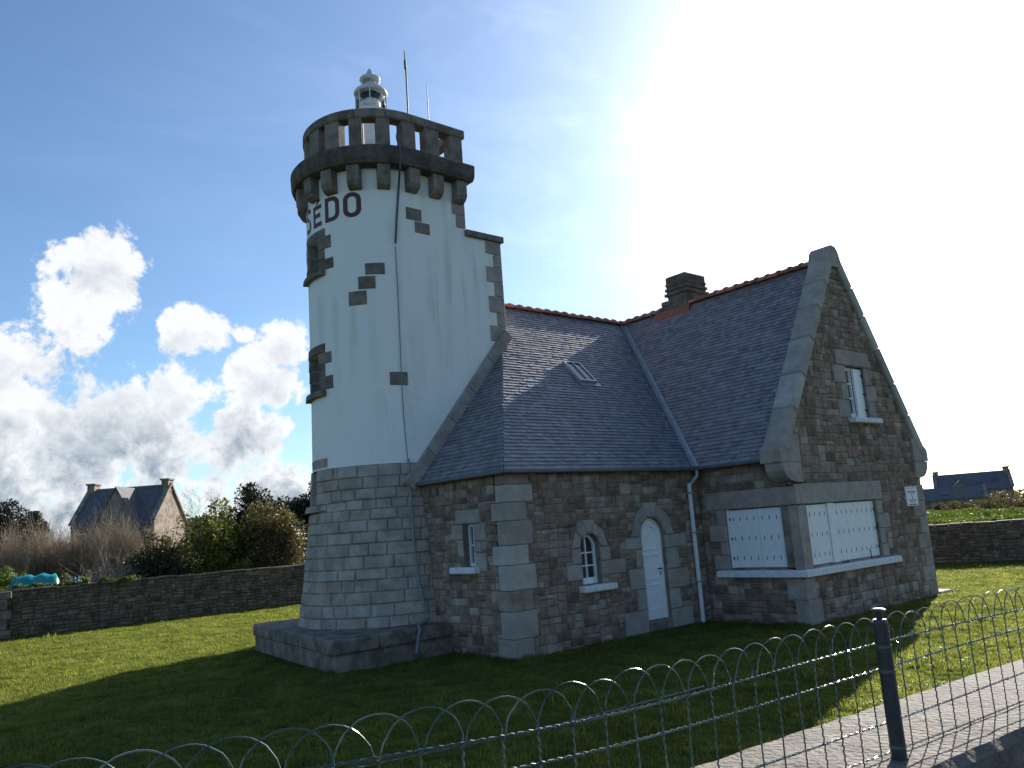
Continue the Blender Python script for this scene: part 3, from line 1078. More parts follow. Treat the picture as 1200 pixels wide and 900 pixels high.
for a, b in zip(joints[:-1], joints[1:]):
    a += .008; b -= .008
    k = max(2, int((b-a)/.1))
    V, F = [], []
    for i in range(k+1):
        s = a+(b-a)*i/k
        V += [ft(s, z, d) for d, z in ((-.28, 12.05), (.02, 12.05), (.045, 12.08), (.045, 12.25), (.02, 12.28), (-.28, 12.28))]
    F = [[i*6+q, i*6+(q+1) % 6, (i+1)*6+(q+1) % 6, (i+1)*6+q] for i in range(k) for q in range(6)]
    F += [list(range(6)), list(range(k*6, k*6+6))]
    part('coping_stone', V, F, 'dark_granite', parapet, rg.random())
V, F = wbox(TC[0]+UEND-.16, TC[0]+UEND+.13, TC[1]-R0+.29, TC[1]+R0-.29, 12.05, 12.28, .02)
part('coping_stone', V, F, 'dark_granite', parapet, .4)

# ROSEDO in painted block letters round the shaft
ZL0, ZL1 = 9.63, 10.23


def stroke_letter(kind, w):
    """outer polygon bands in unit box (0..1 x, 0..1 z) returned as quads/ngons"""
    t, q = .26, .17
    P = []
    if kind in 'OD':
        n = 10
        def ring(x0, x1, z0, z1, rx, rz):
            pts = []
            for (cx, cz, a0) in ((x1-rx, z1-rz, 0), (x0+rx, z1-rz, 90), (x0+rx, z0+rz, 180), (x1-rx, z0+rz, 270)):
                for k in range(n+1):
                    a = rad(a0+90*k/n)
                    if kind == 'D' and a0 in (90, 180):
                        pts.append((x0, z1 if a0 == 90 else z0))
                    else:
                        pts.append((cx+rx*math.cos(a), cz+rz*math.sin(a)))
            return pts
        o = ring(0, 1, 0, 1, .48, .30); i = ring(t, 1-t, q, 1-q, .24, .16)
        m = len(o)
        P = [[o[k], o[(k+1) % m], i[(k+1) % m], i[k]] for k in range(m)]
    elif kind == 'E':
        P = [rect(0, t, 0, .88), rect(t, 1, 0, q), rect(t, .85, .37, .37+q), rect(t, 1, .88-q, .88), [(.28, .93), (.52, .91), (.95, 1.05), (.68, 1.11)]]
    elif kind == 'R':
        P = [rect(0, t, 0, 1), rect(t, .75, 1-q, 1), rect(t, .75, .45, .45+q), [(.75, 1-q), (.75, 1), (1, .88), (1-t*.6, .80)], [(.74, .45), (1, .58), (.80, .65), (.72, .62)], rect(1-t, 1, .57, .89), [(.45, .45), (.72, .45), (1, 0), (.72, 0)]]
    elif kind == 'S':
        pts = [(1, .78), (.95, .92), (.72, 1.0), (.35, 1.0), (.08, .93), (0, .78), (.03, .62), (.25, .53), (.7, .45), (.97, .36), (1, .22), (.92, .07), (.68, 0), (.3, 0), (.06, .07), (0, .22)]
        c = (.5, .5)
        pts2 = [(1-t, .78), (.70, .83), (.62, .84), (.40, .84), (.30, .82), (.27, .76), (.29, .68), (.40, .66), (.62, .60), (.72, .52), (.73, .26), (.70, .18), (.60, .16), (.38, .16), (.30, .18), (.27, .24)]
        P = [[pts[k], pts[k+1], pts2[k+1], pts2[k]] for k in range(len(pts)-1)]
        P += [[(.03, .62), (.25, .53), (.40, .66), (.29, .68)]]
    return P


def letter(kind, p0, p1):
    a, b = sphi(p0), sphi(p1)
    V, F = [], []
    for poly in stroke_letter(kind, b-a):
        dp = []
        for i in range(len(poly)):
            x0, z0 = poly[i]; x1, z1 = poly[(i+1) % len(poly)]
            k = max(1, int(math.ceil(abs(x1-x0)/.22)))
            dp += [(x0+(x1-x0)*j/k, z0+(z1-z0)*j/k) for j in range(k)]
        k = len(V)
        V += [ft(a+(b-a)*x, ZL0+(ZL1-ZL0)*z, .006) for x, z in dp]
        F.append([k+i for i in range(len(dp))])
    part('letter', V, F, 'letter_paint', tower)


letter('O', 213.5, 228.3); letter('D', 195.8, 210); letter('E', 179.8, 191.6); letter('S', 162, 174.8)
letter('O', 143.5, 157.5); letter('R', 125, 138.5)

# lantern
LC = TC
lantern = part('lantern', *lathe(LC, [(.34, 11.2), (.34, 12.62), (.30, 12.68), (.30, 12.9), (.46, 12.96), (.46, 13.04), (.40, 13.07), (.12, 13.08)], 28), 'lantern_white', tower, smooth=False)
part('glass_drum', *lathe(LC, [(.375, 13.05), (.375, 13.60)], 28), 'clear_glass', lantern, smooth=True)
part('lens', *lathe(LC, [(.10, 13.06), (.16, 13.14), (.235, 13.24), (.24, 13.34), (.16, 13.44), (.09, 13.52), (.05, 13.58)], 20), 'lantern_white', lantern, smooth=True)
part('lamp_shade', *lathe(LC, [(.12, 13.40), (.22, 13.5), (.26, 13.56), (.1, 13.6)], 20), 'iron', lantern, smooth=True)
for k in range(8):
    g = 2*math.pi*k/8+.2
    x, y = LC[0]+.385*math.cos(g), LC[1]+.385*math.sin(g)
    part('glazing_bar', *tube([(x, y, 13.03), (x, y, 13.61)], .014, 5), 'lantern_metal', lantern)
part('canopy', *lathe(LC, [(.405, 13.57), (.43, 13.60), (.41, 13.66), (.33, 13.73), (.22, 13.78), (.20, 13.80)], 28), 'lantern_metal', lantern, smooth=True)
part('upper_glass', *lathe(LC, [(.20, 13.78), (.20, 13.97)], 24), 'clear_glass', lantern, smooth=True)
part('upper_lamp', *lathe(LC, [(.06, 13.78), (.11, 13.84), (.11, 13.92), (.05, 13.97)], 14), 'lantern_white', lantern, smooth=True)
for k in range(5):
    g = 2*math.pi*k/5+.5
    x, y = LC[0]+.205*math.cos(g), LC[1]+.205*math.sin(g)
    part('glazing_bar', *tube([(x, y, 13.77), (x, y, 13.97)], .011, 5), 'lantern_metal', lantern)
part('dome', *lathe(LC, [(.21, 13.95), (.27, 13.98), (.26, 14.03), (.17, 14.09), (.10, 14.14), (.085, 14.20), (.06, 14.26), (.02, 14.32)], 24), 'lantern_metal', lantern, smooth=True)
for (x, y, z1, r) in ((10.62, 16.0, 14.70, .022), (11.28, 16.05, 14.02, .014), (10.2, 15.5, 12.5, .02)):
    dz = -.09 if z1 > 14.5 else 0
    a = part('antenna', *tube([(x, y, 11.22), (x+.0, y, z1-.45 if z1 > 13 else z1-.05), (x+dz*.3, y, z1)], [r, r, r*.55], 6), 'iron' if r > .015 else 'zinc', tower)
    if z1 > 14.5:
        part('antenna_joint', *tube([(x-.01, y, z1-.52), (x-.015, y, z1-.28)], .034, 6), 'iron', a)

# plinth: two courses under the tower
plc = [(7.1, 14.0), (9.82, 14.06), (9.82, 19.4), (7.75, 19.4)]
def poly_prism(p, z0, z1):
    n = len(p)
    return [(x, y, z0) for x, y in p]+[(x, y, z1) for x, y in p], [list(range(n-1, -1, -1)), list(range(n, 2*n))]+[[i, (i+1) % n, n+(i+1) % n, n+i] for i in range(n)]
cc = np.mean(plc, axis=0)
pin = [tuple(cc+(np.array(p)-cc)*np.array([.955, .975])) for p in plc]
pin[1] = (9.82, pin[0][1]+.06); pin[2] = (9.82, pin[2][1])
plinth = part('plinth', *poly_prism(pin, -.1, .595), 'plinth_stone', tower, .4)
def edge_stones(p, q, cuts, z0, z1, name, inset_, mat, depth=.5):
    p, q = np.array(p), np.array(q); t = (q-p)/np.linalg.norm(q-p); L_ = np.linalg.norm(q-p)
    nrm = np.array([t[1], -t[0]])
    for a, b in zip(cuts[:-1], cuts[1:]):
        a, b = a*L_+.006, b*L_-.006
        c = p+t*(a+b)/2-nrm*(depth/2-inset_)
        part(name, *cbox((c[0], c[1], (z0+z1)/2), ((b-a)/2, depth/2, (z1-z0)/2), .03, ((t[0], t[1], 0), (nrm[0], nrm[1], 0), (0, 0, 1))), mat, plinth, rg.random())
edge_stones(plc[0], plc[1], [0, .36, .68, 1], .335, .60, 'slab_stone', 0, 'plinth_stone')
edge_stones(plc[3], plc[0], [.0, .17, .34, .48, .63, .80, .905], .335, .602, 'slab_stone', 0, 'plinth_stone')
edge_stones(pin[0], pin[1], [0, .22, .45, .7, 1], -.08, .33, 'foundation_stone', .015, 'plinth_stone')
edge_stones(pin[3], pin[0], [.0, .2, .38, .6, .8, .91], -.08, .33, 'foundation_stone', .015, 'plinth_stone')

# cable running down the tower face
cab = [(-.05, 12.15, -.15), (-.16, 12.0, .06), (-.24, 11.86, .10), (-.22, 11.45, .2), (-.25, 11.2, .40), (-.27, 10.95, .40), (-.30, 10.72, .33), (-.36, 10.2, .05), (-.44, 9.49, .03), (-.49, 8.87, .022)]
part_cab = thing('cable', 'dark cable hanging from the parapet down the tower face to the grass', 'cable', ft(-.2, .02, .6))
hp = lambda x, y, v: tuple(CPOS+ray(x, y)*(v/ray(x, y)[1]))
part('upper_cable', *tube(catmull([hp(*c) for c in [(472, 147, 15.12), (467, 151, 14.95), (465, 160, 14.86), (467, 169, 14.75), (468.5, 176, 14.62), (469, 186, 14.60), (468.5, 198, 14.60), (468, 206, 14.8), (467, 222, 15.0), (465, 255, 15.02), (463.5, 285, 15.03)]], 5), .024, 6), 'cable_black', part_cab)
cab2 = [(-.49, 8.9, .02), (-.48, 7.86, .016), (-.48, 7.07, .016), (-.49, 5.9, .03), (-.47, 4.75, .016), (-.43, 3.97, .02)]
part('middle_cable', *tube(catmull([ft(*c) for c in cab2], 5), .011, 5), 'cable_grey', part_cab)
cab3 = [(-.43, 4.02, .03), (-.43, 3.9, .05), (-.44, 2.9, .05), (-.44, 1.82, .05), (-.36, .95, .05), (-.33, .68, .07), (-.22, .63, .2), (-.18, .615, .45)]
low = [ft(*c) for c in cab3]; e = low[-1]
hp = lambda x, y, v: tuple(CPOS+ray(x, y)*(v/ray(x, y)[1]))
low = low[:-2] + [hp(491, 733, 14.25), hp(492, 738, 13.96), hp(490, 748, 13.955), hp(488, 765, 13.98)]
part('lower_hose', *tube(catmull(low, 5), .03, 6), 'cable_grey', part_cab)

# ================================================================== KEEPER'S HOUSE
GV, MU, ME, RU, RZ = 9.6, 15.65, 21.6, 18.62, 8.4
DV, EU = 12.1, 9.8
EZ = 3.5
MEV, SEV, HEU = 15.45, 11.95, 9.68          # eave lines
RV = 16.6
TM, TS, TH = (RZ-EZ)/(RU-MEV), (RZ-EZ)/(RV-SEV), 1.2
HAP = HEU+(RZ-EZ)/TH                         # hip apex u
MEE = 2*RU-MEV
BACK = 21.2
house = thing('keepers_house', "stone keeper's house with slate roofs and a tall gable beside the tower", 'house', (15, 13, 0))

fd = lambda s, z, d: (s, DV-d, z)
fe = lambda s, z, d: (EU-d, s, z)
fm = lambda s, z, d: (MU-d, s, z)
fg = lambda s, z, d: (s, GV-d, z)

rg = random.Random(33)
POOL = []     # rubble stones of all walls: (size, geometry, parent)
JOBS = []


def wall(name, region, opens, dressed, f, rows, widths, extra_excl=(), weight=1.0, mat='rubble'):
    w = wall_body(name, region, opens, f, 'mortar', house)
    ex = [ccw(o) for o in opens] + [d[1] for d in dressed] + list(extra_excl)
    ex = [e for e in ex]
    for nm, poly, drawn, m in dressed:
        g = stone_geo(ccw(drawn), f, .008, .026, .012, rr=rg)
        if g: part(nm, *g, m, w, rg.random())
    for p in fill_stones(region, ex, rows, widths, rg, splitp=.22):
        g = stone_geo(p, f, .020, .020, .020, rr=rg)
        if g:
            POOL.append((area(p)*weight, g, w, rg.random(), mat))
    return w


def D(name, poly, m='dressed'):
    return (name, ccw(poly), ccw(poly), m)


# --- door wall
dx0, dx1, dz0, dsp = 13.49, 14.27, .24, 2.03
door_open = arch_poly(dx0, dx1, dz0, dsp)
wx0, wx1, wz0, wsp = 11.66, 12.20, 1.17, 1.91
win_open = arch_poly(wx0, wx1, wz0, wsp)
dr = []
for drawn, ex in voussoirs(dx0, dx1, dsp, .31, [0, 40, 72, 108, 140, 180]):
    dr.append(('voussoir', ex, drawn, 'dressed'))
for drawn, ex in voussoirs(wx0, wx1, wsp, .25, [0, 42, 75, 105, 138, 180], .05):
    dr.append(('voussoir', ex, drawn, 'dressed'))
for (a, b, c, d) in [(12.98, dx0, 1.77, 2.02), (13.28, dx0, 1.37, 1.76), (13.02, dx0, .93, 1.36), (13.2, dx0, .5, .92), (12.75, dx0, .02, .49),
                     (dx1, 14.98, 1.74, 2.02), (dx1, 14.7, 1.28, 1.73), (dx1, 14.95, .85, 1.27), (dx1, 14.62, .42, .84), (dx1, 14.98, .02, .41),
                     (wx1, 12.50, 1.62, 1.90), (wx1, 12.92, 1.32, 1.61), (11.4, wx0, 1.60, 1.90), (11.22, wx0, 1.28, 1.59)]:
    dr.append(D('jamb_stone', rect(a, b, c, d), rnd.choice(['dressed', 'dressed', 'pink_dressed'])))
dr.append(D('doorstep', rect(dx0, dx1, .02, .235), 'dark_granite'))
qz = [3.46, 3.23, 2.89, 2.54, 2.08, 1.71, 1.24, .86, .36, -.08]
qr = [.58, .66, .48, .60, .46, .62, .50, .58, .45]
ql = [.30, .30, .46, .30, .48, .34, .42, .36, .5]
qexD = [rect(EU-.1, EU+qr[k], qz[k+1], qz[k]) for k in range(9)]
qexE = [rect(DV-.1, DV+ql[k], qz[k+1], qz[k]) for k in range(9)]
reg = rect(EU, MU, -.08, EZ+.12)
dw = wall('door_wall', reg, [door_open, win_open], dr, fd, (.13, .22), (.16, .40), qexD, 1.0)
for k in range(9):
    V, F = wbox(EU-.026, EU+qr[k], DV-.026, DV+ql[k], qz[k+1]+.004, qz[k]-.004, .014)
    part('quoin', V, F, ('rubble', 'dressed', 'dressed', 'pink_dressed', 'dressed', 'dressed', 'rubble', 'dressed', 'pink_dressed')[k], dw, (.7, .9, .7, .3, 1, .95, .85, .75, .2)[k])
# --- end wall
ew_open = rect(13.17, 13.55, 1.70, 2.54)
dre = [D('lintel', rect(12.93, 13.76, 2.55, 2.83)), D('jamb_stone', rect(13.55, 13.92, 2.24, 2.54)), D('jamb_stone', rect(13.55, 13.74, 1.9, 2.23), 'pink_dressed'), D('jamb_stone', rect(12.78, 13.17, 2.2, 2.54), 'pink_dressed'),
       D('jamb_stone', rect(12.95, 13.17, 1.98, 2.19)), D('jamb_stone', rect(12.8, 13.17, 1.60, 1.97))]
ew = wall('end_wall', rect(DV+.001, 15.05, -.08, EZ+.12), [ew_open], dre, fe, (.13, .22), (.16, .40), qexE, .8)
# --- main wall under the long eave, with the left half of the corner window
mo = rect(9.79, 11.42, 1.17, 2.47)
drm = [D('lintel', rect(GV, 11.92, 2.475, 2.88), 'pink_dressed'), D('corner_post', rect(GV, 9.79, 1.12, 2.47), 'pink_dressed')]
zz = 1.14
for k, h in enumerate((.32, .30, .38, .325)):
    drm.append(D('jamb_stone', rect(11.42, (11.85, 11.62, 11.9, 11.66)[k], zz, zz+h), 'pink_dressed')); zz += h
mw = wall('side_wall', rect(GV, DV, -.08, EZ+.28), [mo], drm, fm, (.14, .24), (.2, .46), (), .8)
# --- gable wall
go = rect(15.98, 19.08, 1.17, 2.47)
gw_ = rect(18.52, 19.42, 4.42, 5.70)
gz = lambda u: EZ+TM*(u-MEV)
greg = [(MU, -.08), (ME, -.08), (ME, gz(MU)-.05), (RU, RZ-.05), (MU, gz(MU)-.05)]
drg = [D('lintel', rect(MU, 19.42, 2.475, 2.92)), D('corner_post', rect(MU, 15.98, 1.12, 2.47), 'pink_dressed'), D('lintel', rect(18.14, 19.72, 5.71, 6.09))]
zz = 1.14
for k, h in enumerate((.30, .36, .34, .325)):
    drg.append(D('jamb_stone', rect(19.08, (19.38, 19.32, 19.62, 19.34)[k], zz, zz+h))); zz += h
zz = 4.42
for k, h in enumerate((.44, .40, .435)):
    drg.append(D('jamb_stone', rect(19.42, (19.72, 19.9, 19.7)[k], zz, zz+h), 'pink_dressed'))
    drg.append(D('jamb_stone', rect((17.98, 18.22, 17.95)[k], 18.52, zz, zz+h), 'pink_dressed')); zz += h
qgz = [-.08, .38, .75, 1.18, 1.55, 1.98, 2.36, 2.78]
qge = [rect(ME-(.62 if k % 2 else .4), ME+.1, qgz[k], qgz[k+1]) for k in range(7)]
gw = wall('gable_wall', greg, [go, gw_], drg, fg, (.15, .25), (.2, .5), qge, .75)
for k in range(7):
    V, F = wbox(ME-(.62 if k % 2 else .4), ME+.026, GV-.026, GV+.4, qgz[k]+.005, qgz[k+1]-.005, .015)
    part('quoin', V, F, 'pink_dressed', gw, rg.random())
for k, (a, b) in enumerate(((-.08, .5), (.5, .95))):
    V, F = wbox(MU-.026, MU+(.34 if k else .5), GV-.026, GV+(.45 if k else .3), a+.005, b-.005, .015)
    part('quoin', V, F, 'pink_dressed', gw, rg.random())
# rubble: the 300 largest singly, the rest joined per wall
POOL.sort(key=lambda t: -t[0])
rest = {}
for k, (sz, g, w, a, m) in enumerate(POOL):
    if k < 300:
        part('rubble_stone', *g, m, w, a)
    else:
        rest.setdefault(w.name, (w, MB()))[1].add(*g, a)
for w, mbx in rest.values():
    o = mbx.build('small_rubble', 'rubble', w)
    o['kind'] = 'stuff'
# --- rear walls (out of sight)
for (x0, x1, y0, y1) in ((ME-.38, ME, GV+.38, BACK), (12.0, ME-.38, BACK-.38, BACK)):
    V, F = wbox(x0, x1, y0, y1, -.1, EZ+.1, .01)
    part('rear_wall', V, F, 'far_stone', house)
V, F = prism([(18.3, -.1), (BACK-.38, -.1), (BACK-.05, EZ), (18.3, EZ+TS*(2*RV-SEV-18.3)-.1)], lambda s, z, d: (12.2-d, s, z), -.3, 0)
part('rear_wall', V, F, 'far_stone', house)
V, F = prism([(MU+.3, EZ), (ME-.05, EZ), (RU, RZ-.2)], fg, -(BACK-GV), -(BACK-GV)+.35)
part('rear_gable', V, F, 'far_stone', house)

# ------------------------------------------------------------ roofs
RM = 'slate'


def unit(v):
    v = np.array(v, float); return v/np.linalg.norm(v)


def slope(name, org, sax, uax, poly3, holes=(), slates=True, rowh=.115, wid=.15, seed=1):
    """a roof plane: deck slab + individually laid slates"""
    org = np.array(org, float); sax = unit(sax); uax = unit(uax); nr = np.cross(sax, uax)
    if nr[2] < 0: nr = -nr
    P2 = [((np.array(p)-org)@sax, (np.array(p)-org)@uax) for p in poly3]
    P2 = ccw(P2)
    f = lambda s, t, d: tuple(org+sax*s+uax*t+nr*d)
    pcs = [P2]
    deck = part(name, *prism(P2, f, -.10, -.002), 'slate_deck' if slates else 'slate_far', house)
    if not slates:
        return deck, f
    rgs = random.Random(seed)
    mb = MB()
    t0 = min(p[1] for p in P2); t1 = max(p[1] for p in P2); s0 = min(p[0] for p in P2); s1 = max(p[0] for p in P2)
    t = t0; k = 0
    while t < t1:
        s = s0-wid*(.5 if k % 2 else 0)-rgs.uniform(0, .02)
        dt = rgs.uniform(-.003, .003)
        while s < s1:
            w = wid*rgs.uniform(.88, 1.12)
            j = rgs.uniform(-.006, .006)
            q = intersect(rect(s+.0015, s+w-.0015, t+dt+j, t+rowh*1.12+dt), P2)
            s += w
            if not q: continue
            qs = [q]
            for hh in holes:
                qs = [r for p in qs for r in subtract(p, hh)]
            lift = rgs.uniform(.015, .025); tw = rgs.uniform(-.02, .02)
            for q in qs:
                if area(q) < 5e-4: continue
                n = len(q)
                top = [f(a, b, lift*(1-(b-t)/(rowh*1.12))+.003+(a-s)*tw*.15) for a, b in q]
                bot = [f(a, b, -.002) for a, b in q]
                mb.add(top+bot, [list(range(n))]+[[i, (i+1) % n, n+(i+1) % n, n+i] for i in range(n)], rgs.random())
        t += rowh; k += 1
    o = mb.build('slates', 'slate', deck)
    o['kind'] = 'stuff'
    return deck, f


sky_hole = [(14.08-EU, 0), (14.08-EU, 0)]
vb, vt = (MEV, SEV, EZ), (RU, RV, RZ)
lenS = math.hypot(1, TS)
# secondary wing, slope over the door
s1_, f1 = slope('front_slope', (HEU, SEV, EZ), (1, 0, 0), (0, 1, TS), [(HEU, SEV, EZ), vb, vt, (HAP, RV, RZ)], holes=[rect(14.08-HEU, 14.66-HEU, (14.17-SEV)*lenS, (14.75-SEV)*lenS)], seed=3)
# main wing, slope over the side wall
s2_, f2 = slope('west_slope', (MEV, SEV, EZ), (0, -1, 0), (1, 0, TM), [(MEV, 9.98, EZ), vb, vt, (RU, 9.98, RZ)], seed=4)
# hip end beside the tower
hpt = (HEU+(15-SEV)*TS/TH, 15.0)
s3_, f3 = slope('hip_slope', (HEU, SEV, EZ), (0, 1, 0), (1, 0, TH), [(HEU, SEV, EZ), (HEU, 14.99, EZ), (hpt[0], 14.99, EZ+TH*(hpt[0]-HEU))], seed=5)
slope('east_slope', (MEE, SEV, EZ), (0, 1, 0), (-1, 0, TM), [(MEE, 9.98, EZ), (MEE, BACK+.15, EZ), (RU, BACK+.15, RZ), (RU, 9.98, RZ)], slates=False)
slope('rear_slope', (HEU, 2*RV-SEV, EZ), (1, 0, 0), (0, -1, TS), [(12.0, 2*RV-SEV, EZ), (RU, 2*RV-SEV, EZ), (RU, RV, RZ), (HAP, RV, RZ), (12.0, 18.3, EZ+TS*(2*RV-SEV-18.3))], slates=False)
slope('rear_west_slope', (MEV, SEV, EZ), (0, -1, 0), (1, 0, TM), [(RU-.05, RV+.02, RZ-.1), (MEV+.4, 2*RV-SEV, EZ+.55), (MEV+.4, BACK+.15, EZ+.55), (RU-.05, BACK+.15, RZ-.1)], slates=False)


def ridge(p, q, n, roofp, spread, seed):
    p, q = np.array(p, float), np.array(q, float)
    t = unit(q-p); L_ = np.linalg.norm(q-p); side = np.cross(t, (0, 0, 1)); up_ = np.array([0, 0, 1.0])
    rgs = random.Random(seed)
    pr = []
    for k in range(9):
        a = math.pi*k/8
        pr.append((math.cos(a)*spread, math.sin(a)*.13-.05))
    w = L_/n
    V, F = [], []
    def ringo(x, k):
        return [(x, y*k, (z+.05)*k-.05) for y, z in pr]
    for x, k in ((-.0, 1.0), (w*.84, 1.0), (w*.84, 1.22), (w*1.03, 1.22)):
        V += ringo(x, k)
    for j in range(3):
        F += [[j*9+i, j*9+i+1, (j+1)*9+i+1, (j+1)*9+i] for i in range(8)]
    F += [list(range(9)), list(range(27, 36))]
    meshes = [mesh_from('ridge_tile', V, F, 'terracotta', rgs.random()) for _ in range(4)]
    for k in range(n):
        o = bpy.data.objects.new('ridge_tile', meshes[k % 4]); COL.objects.link(o)
        o.parent = roofp
        c = p+t*w*k
        m = Matrix.Identity(4)
        for i in range(3):
            m[i][0], m[i][1], m[i][2], m[i][3] = t[i], side[i], up_[i], c[i]+(rgs.uniform(-.006, .006) if i == 2 else 0)
        o.matrix_basis = m


ridge((HAP-.75, RV, RZ+.02), (RU-.1, RV, RZ+.02), 16, s1_, .15, 1)
ridge((RU, RV+.35, RZ+.03), (RU, 10.02, RZ+.03), 21, s2_, .15, 2)

# valley gutter
vdir = np.array(vt)-np.array(vb)
V = []
n1 = unit((0, -TS, 1)); n2 = unit((-TM, 0, 1))
for k in range(13):
    c = np.array(vb)+vdir*k/12
    a = c+np.array([-1, 0, 0])*.17*1.0+n1*.03
    b = c+np.array([0, -1, 0])*.13+n2*.035
    V += [tuple(a), tuple(a+n1*.012), tuple(c+(n1+n2)*.03), tuple(b+n2*.012), tuple(b)]
F = [[i*5+k, i*5+k+1, i*5+k+6, i*5+k+5] for i in range(12) for k in range(4)]
F += [[0, 1, 2, 3, 4], [60, 61, 62, 63, 64]]
part('valley_gutter', V, F, 'zinc', house)
# eave gutters (shallow zinc boxes under the slate edge)
for nm, a, b in (('eave_gutter', (HEU-.05, SEV-.045, EZ-.03), (MEV-.03, SEV-.045, EZ-.03)), ('eave_gutter', (HEU-.045, SEV-.05, EZ-.03), (HEU-.045, 14.98, EZ-.03)), ('eave_gutter', (MEV-.045, SEV-.03, EZ-.03), (MEV-.045, 10.05, EZ-.03))):
    a, b = np.array(a), np.array(b); c = (a+b)/2; t = unit(b-a); h = np.linalg.norm(b-a)/2
    part(nm, *cbox(c, (h, .05, .045), .02, (tuple(t), tuple(np.cross((0, 0, 1), t)), (0, 0, 1))), 'dark_zinc', house)
# soffit boards between eave and wall
part('soffit', *wbox(HEU-.02, MEV+.1, SEV, DV+.05, EZ-.06, EZ-.03, .004), 'slate_deck', house)
part('soffit', *wbox(HEU, EU+.05, SEV, 14.98, EZ-.065, EZ-.035, .004), 'slate_deck', house)
part('soffit', *wbox(MEV, MU+.05, 10.0, SEV, EZ-.06, EZ-.03, .004), 'slate_deck', house)
# downpipe in the inner corner
dp = [(MEV-.06, SEV-.05, EZ-.05), (MEV-.06, SEV-.05, EZ-.2), (MU-.40, DV-.07, EZ-.42), (MU-.42, DV-.075, EZ-.6)]
pipe = part('downpipe', *tube([(MU-.42, DV-.075, EZ-.36), (MU-.42, DV-.075, -.02)], .05, 12), 'pipe_paint', house, smooth=False)
part('swan_neck', *tube(catmull(dp, 4), .046, 10), 'zinc', pipe)
for z in (.9, 2.0, 2.9):
    part('pipe_clip', *wbox(MU-.485, MU-.355, DV-.14, DV+.0, z, z+.035, .005), 'zinc', pipe)

# skylight
sk0, sk1, st0, st1 = 14.08-HEU, 14.66-HEU, (14.17-SEV)*lenS, (14.75-SEV)*lenS
ml = MB()
for (a, b, c, d) in ((sk0, sk1, st0, st0+.05), (sk0, sk1, st1-.05, st1), (sk0, sk0+.05, st0+.05, st1-.05), (sk1-.05, sk1, st0+.05, st1-.05), ((sk0+sk1)/2-.015, (sk0+sk1)/2+.015, st0+.05, st1-.05)):
    ml.add(*prism(rect(a, b, c, d), f1, -.05, .10))
sk = ml.build('skylight', 'zinc', house)
part('pane', *prism(rect(sk0+.04, sk1-.04, st0+.04, st1-.04), f1, .05, .07), 'glass', sk)
part('flashing', *prism(rect(sk0-.03, sk1+.12, st0-.12, st0), f1, .02, .03), 'zinc', sk)

# gable copings, kneelers and apex
LM = math.hypot(1, TM)
for sg in (-1, 1):
    tdir = unit((sg*-1, 0, TM)); ndir = unit((sg*TM, 0, 1))
    st = np.array([RU+sg*(RU-MEV+.02), 0, EZ+.02])
    Lr = LM*(RU-MEV)
    cuts = [0.10, 1.15, 2.1, 3.15, 4.1, 4.9, Lr-.22]
    for a, b in zip(cuts[:-1], cuts[1:]):
        c = st+tdir*(a+b)/2+ndir*.09; c[1] = 9.77
        part('coping_stone', *cbox(c, ((b-a)/2-.006, .264, .125), .03, (tuple(tdir), (0, 1, 0), tuple(ndir))), 'dressed', gw, rg.random())
    k0 = lambda u: RU+sg*(RU-u)*1.0 if sg < 0 else u
    mir = (lambda u: u) if sg < 0 else (lambda u: 2*RU-u)
    kn = [(mir(15.17), 3.38), (mir(15.95), 3.38), (mir(15.95), 3.98), (mir(15.60), 3.98), (mir(15.17), 3.66)]
    part('kneeler', *prism(ccw(kn), fg, -.42, .078), 'pink_dressed', gw, rg.random())
    cb = [(mir(15.22), 3.37)] + [(mir(15.22+.5*(1-math.cos(rad(a)))), 3.37-.42*math.sin(rad(a))) for a in (25, 45, 65, 90)] + [(mir(15.95), 2.95), (mir(15.95), 3.37)]
    part('kneeler_corbel', *prism(ccw(cb), fg, -.36, .07), 'pink_dressed', gw, rg.random())
ap = [(RU-.36, RZ-.22), (RU+.36, RZ-.22), (RU+.21, RZ+.20), (RU+.10, RZ+.31), (RU-.08, RZ+.33), (RU-.20, RZ+.22)]
part('apex_stone', *prism(ap, fg, -.45, .09), 'dressed', gw, .7)

# chimney on the main ridge
chy = MB()
cu, cv = RU+.30, 14.3
chim = part('chimney', *wbox(cu-.42, cu+.48, cv-.36, cv+.36, RZ-.9, RZ+.50, .02), 'cornice_stone', house)
part('chimney_base', *wbox(cu-.45, cu+.51, cv-.38, cv+.80, RZ-.9, RZ+.10, .03), 'cornice_stone', chim)
part('chimney_shoulder', *wbox(cu-.44, cu+.4, cv+.36, cv+.62, RZ+.10, RZ+.26, .03), 'cornice_stone', chim)
part('chimney_flashing', *prism([(cu-.52, RZ-.42), (cu-.43, RZ-.42), (cu-.43, RZ-.03), (cu-.47, RZ-.05)], lambda s_, z_, d_: (s_, cv+d_, z_), -.42, .84), 'terracotta', chim)
for k in range(3):
    part('chimney_course', *wbox(cu-.49+.02*k, cu+.55-.02*k, cv-.43+.02*k, cv+.43-.02*k, RZ+.36+.15*k, RZ+.445+.15*k, .025), 'cornice_stone', chim)
    part('chimney_course', *wbox(cu-.43, cu+.49, cv-.37, cv+.37, RZ+.445+.15*k, RZ+.51+.15*k, .02), 'cornice_stone', chim)
V, F = cbox((cu+.03, cv, RZ+.86), (.47, .38, .09), .085)
part('chimney_cap', V, F, 'cornice_stone', chim)

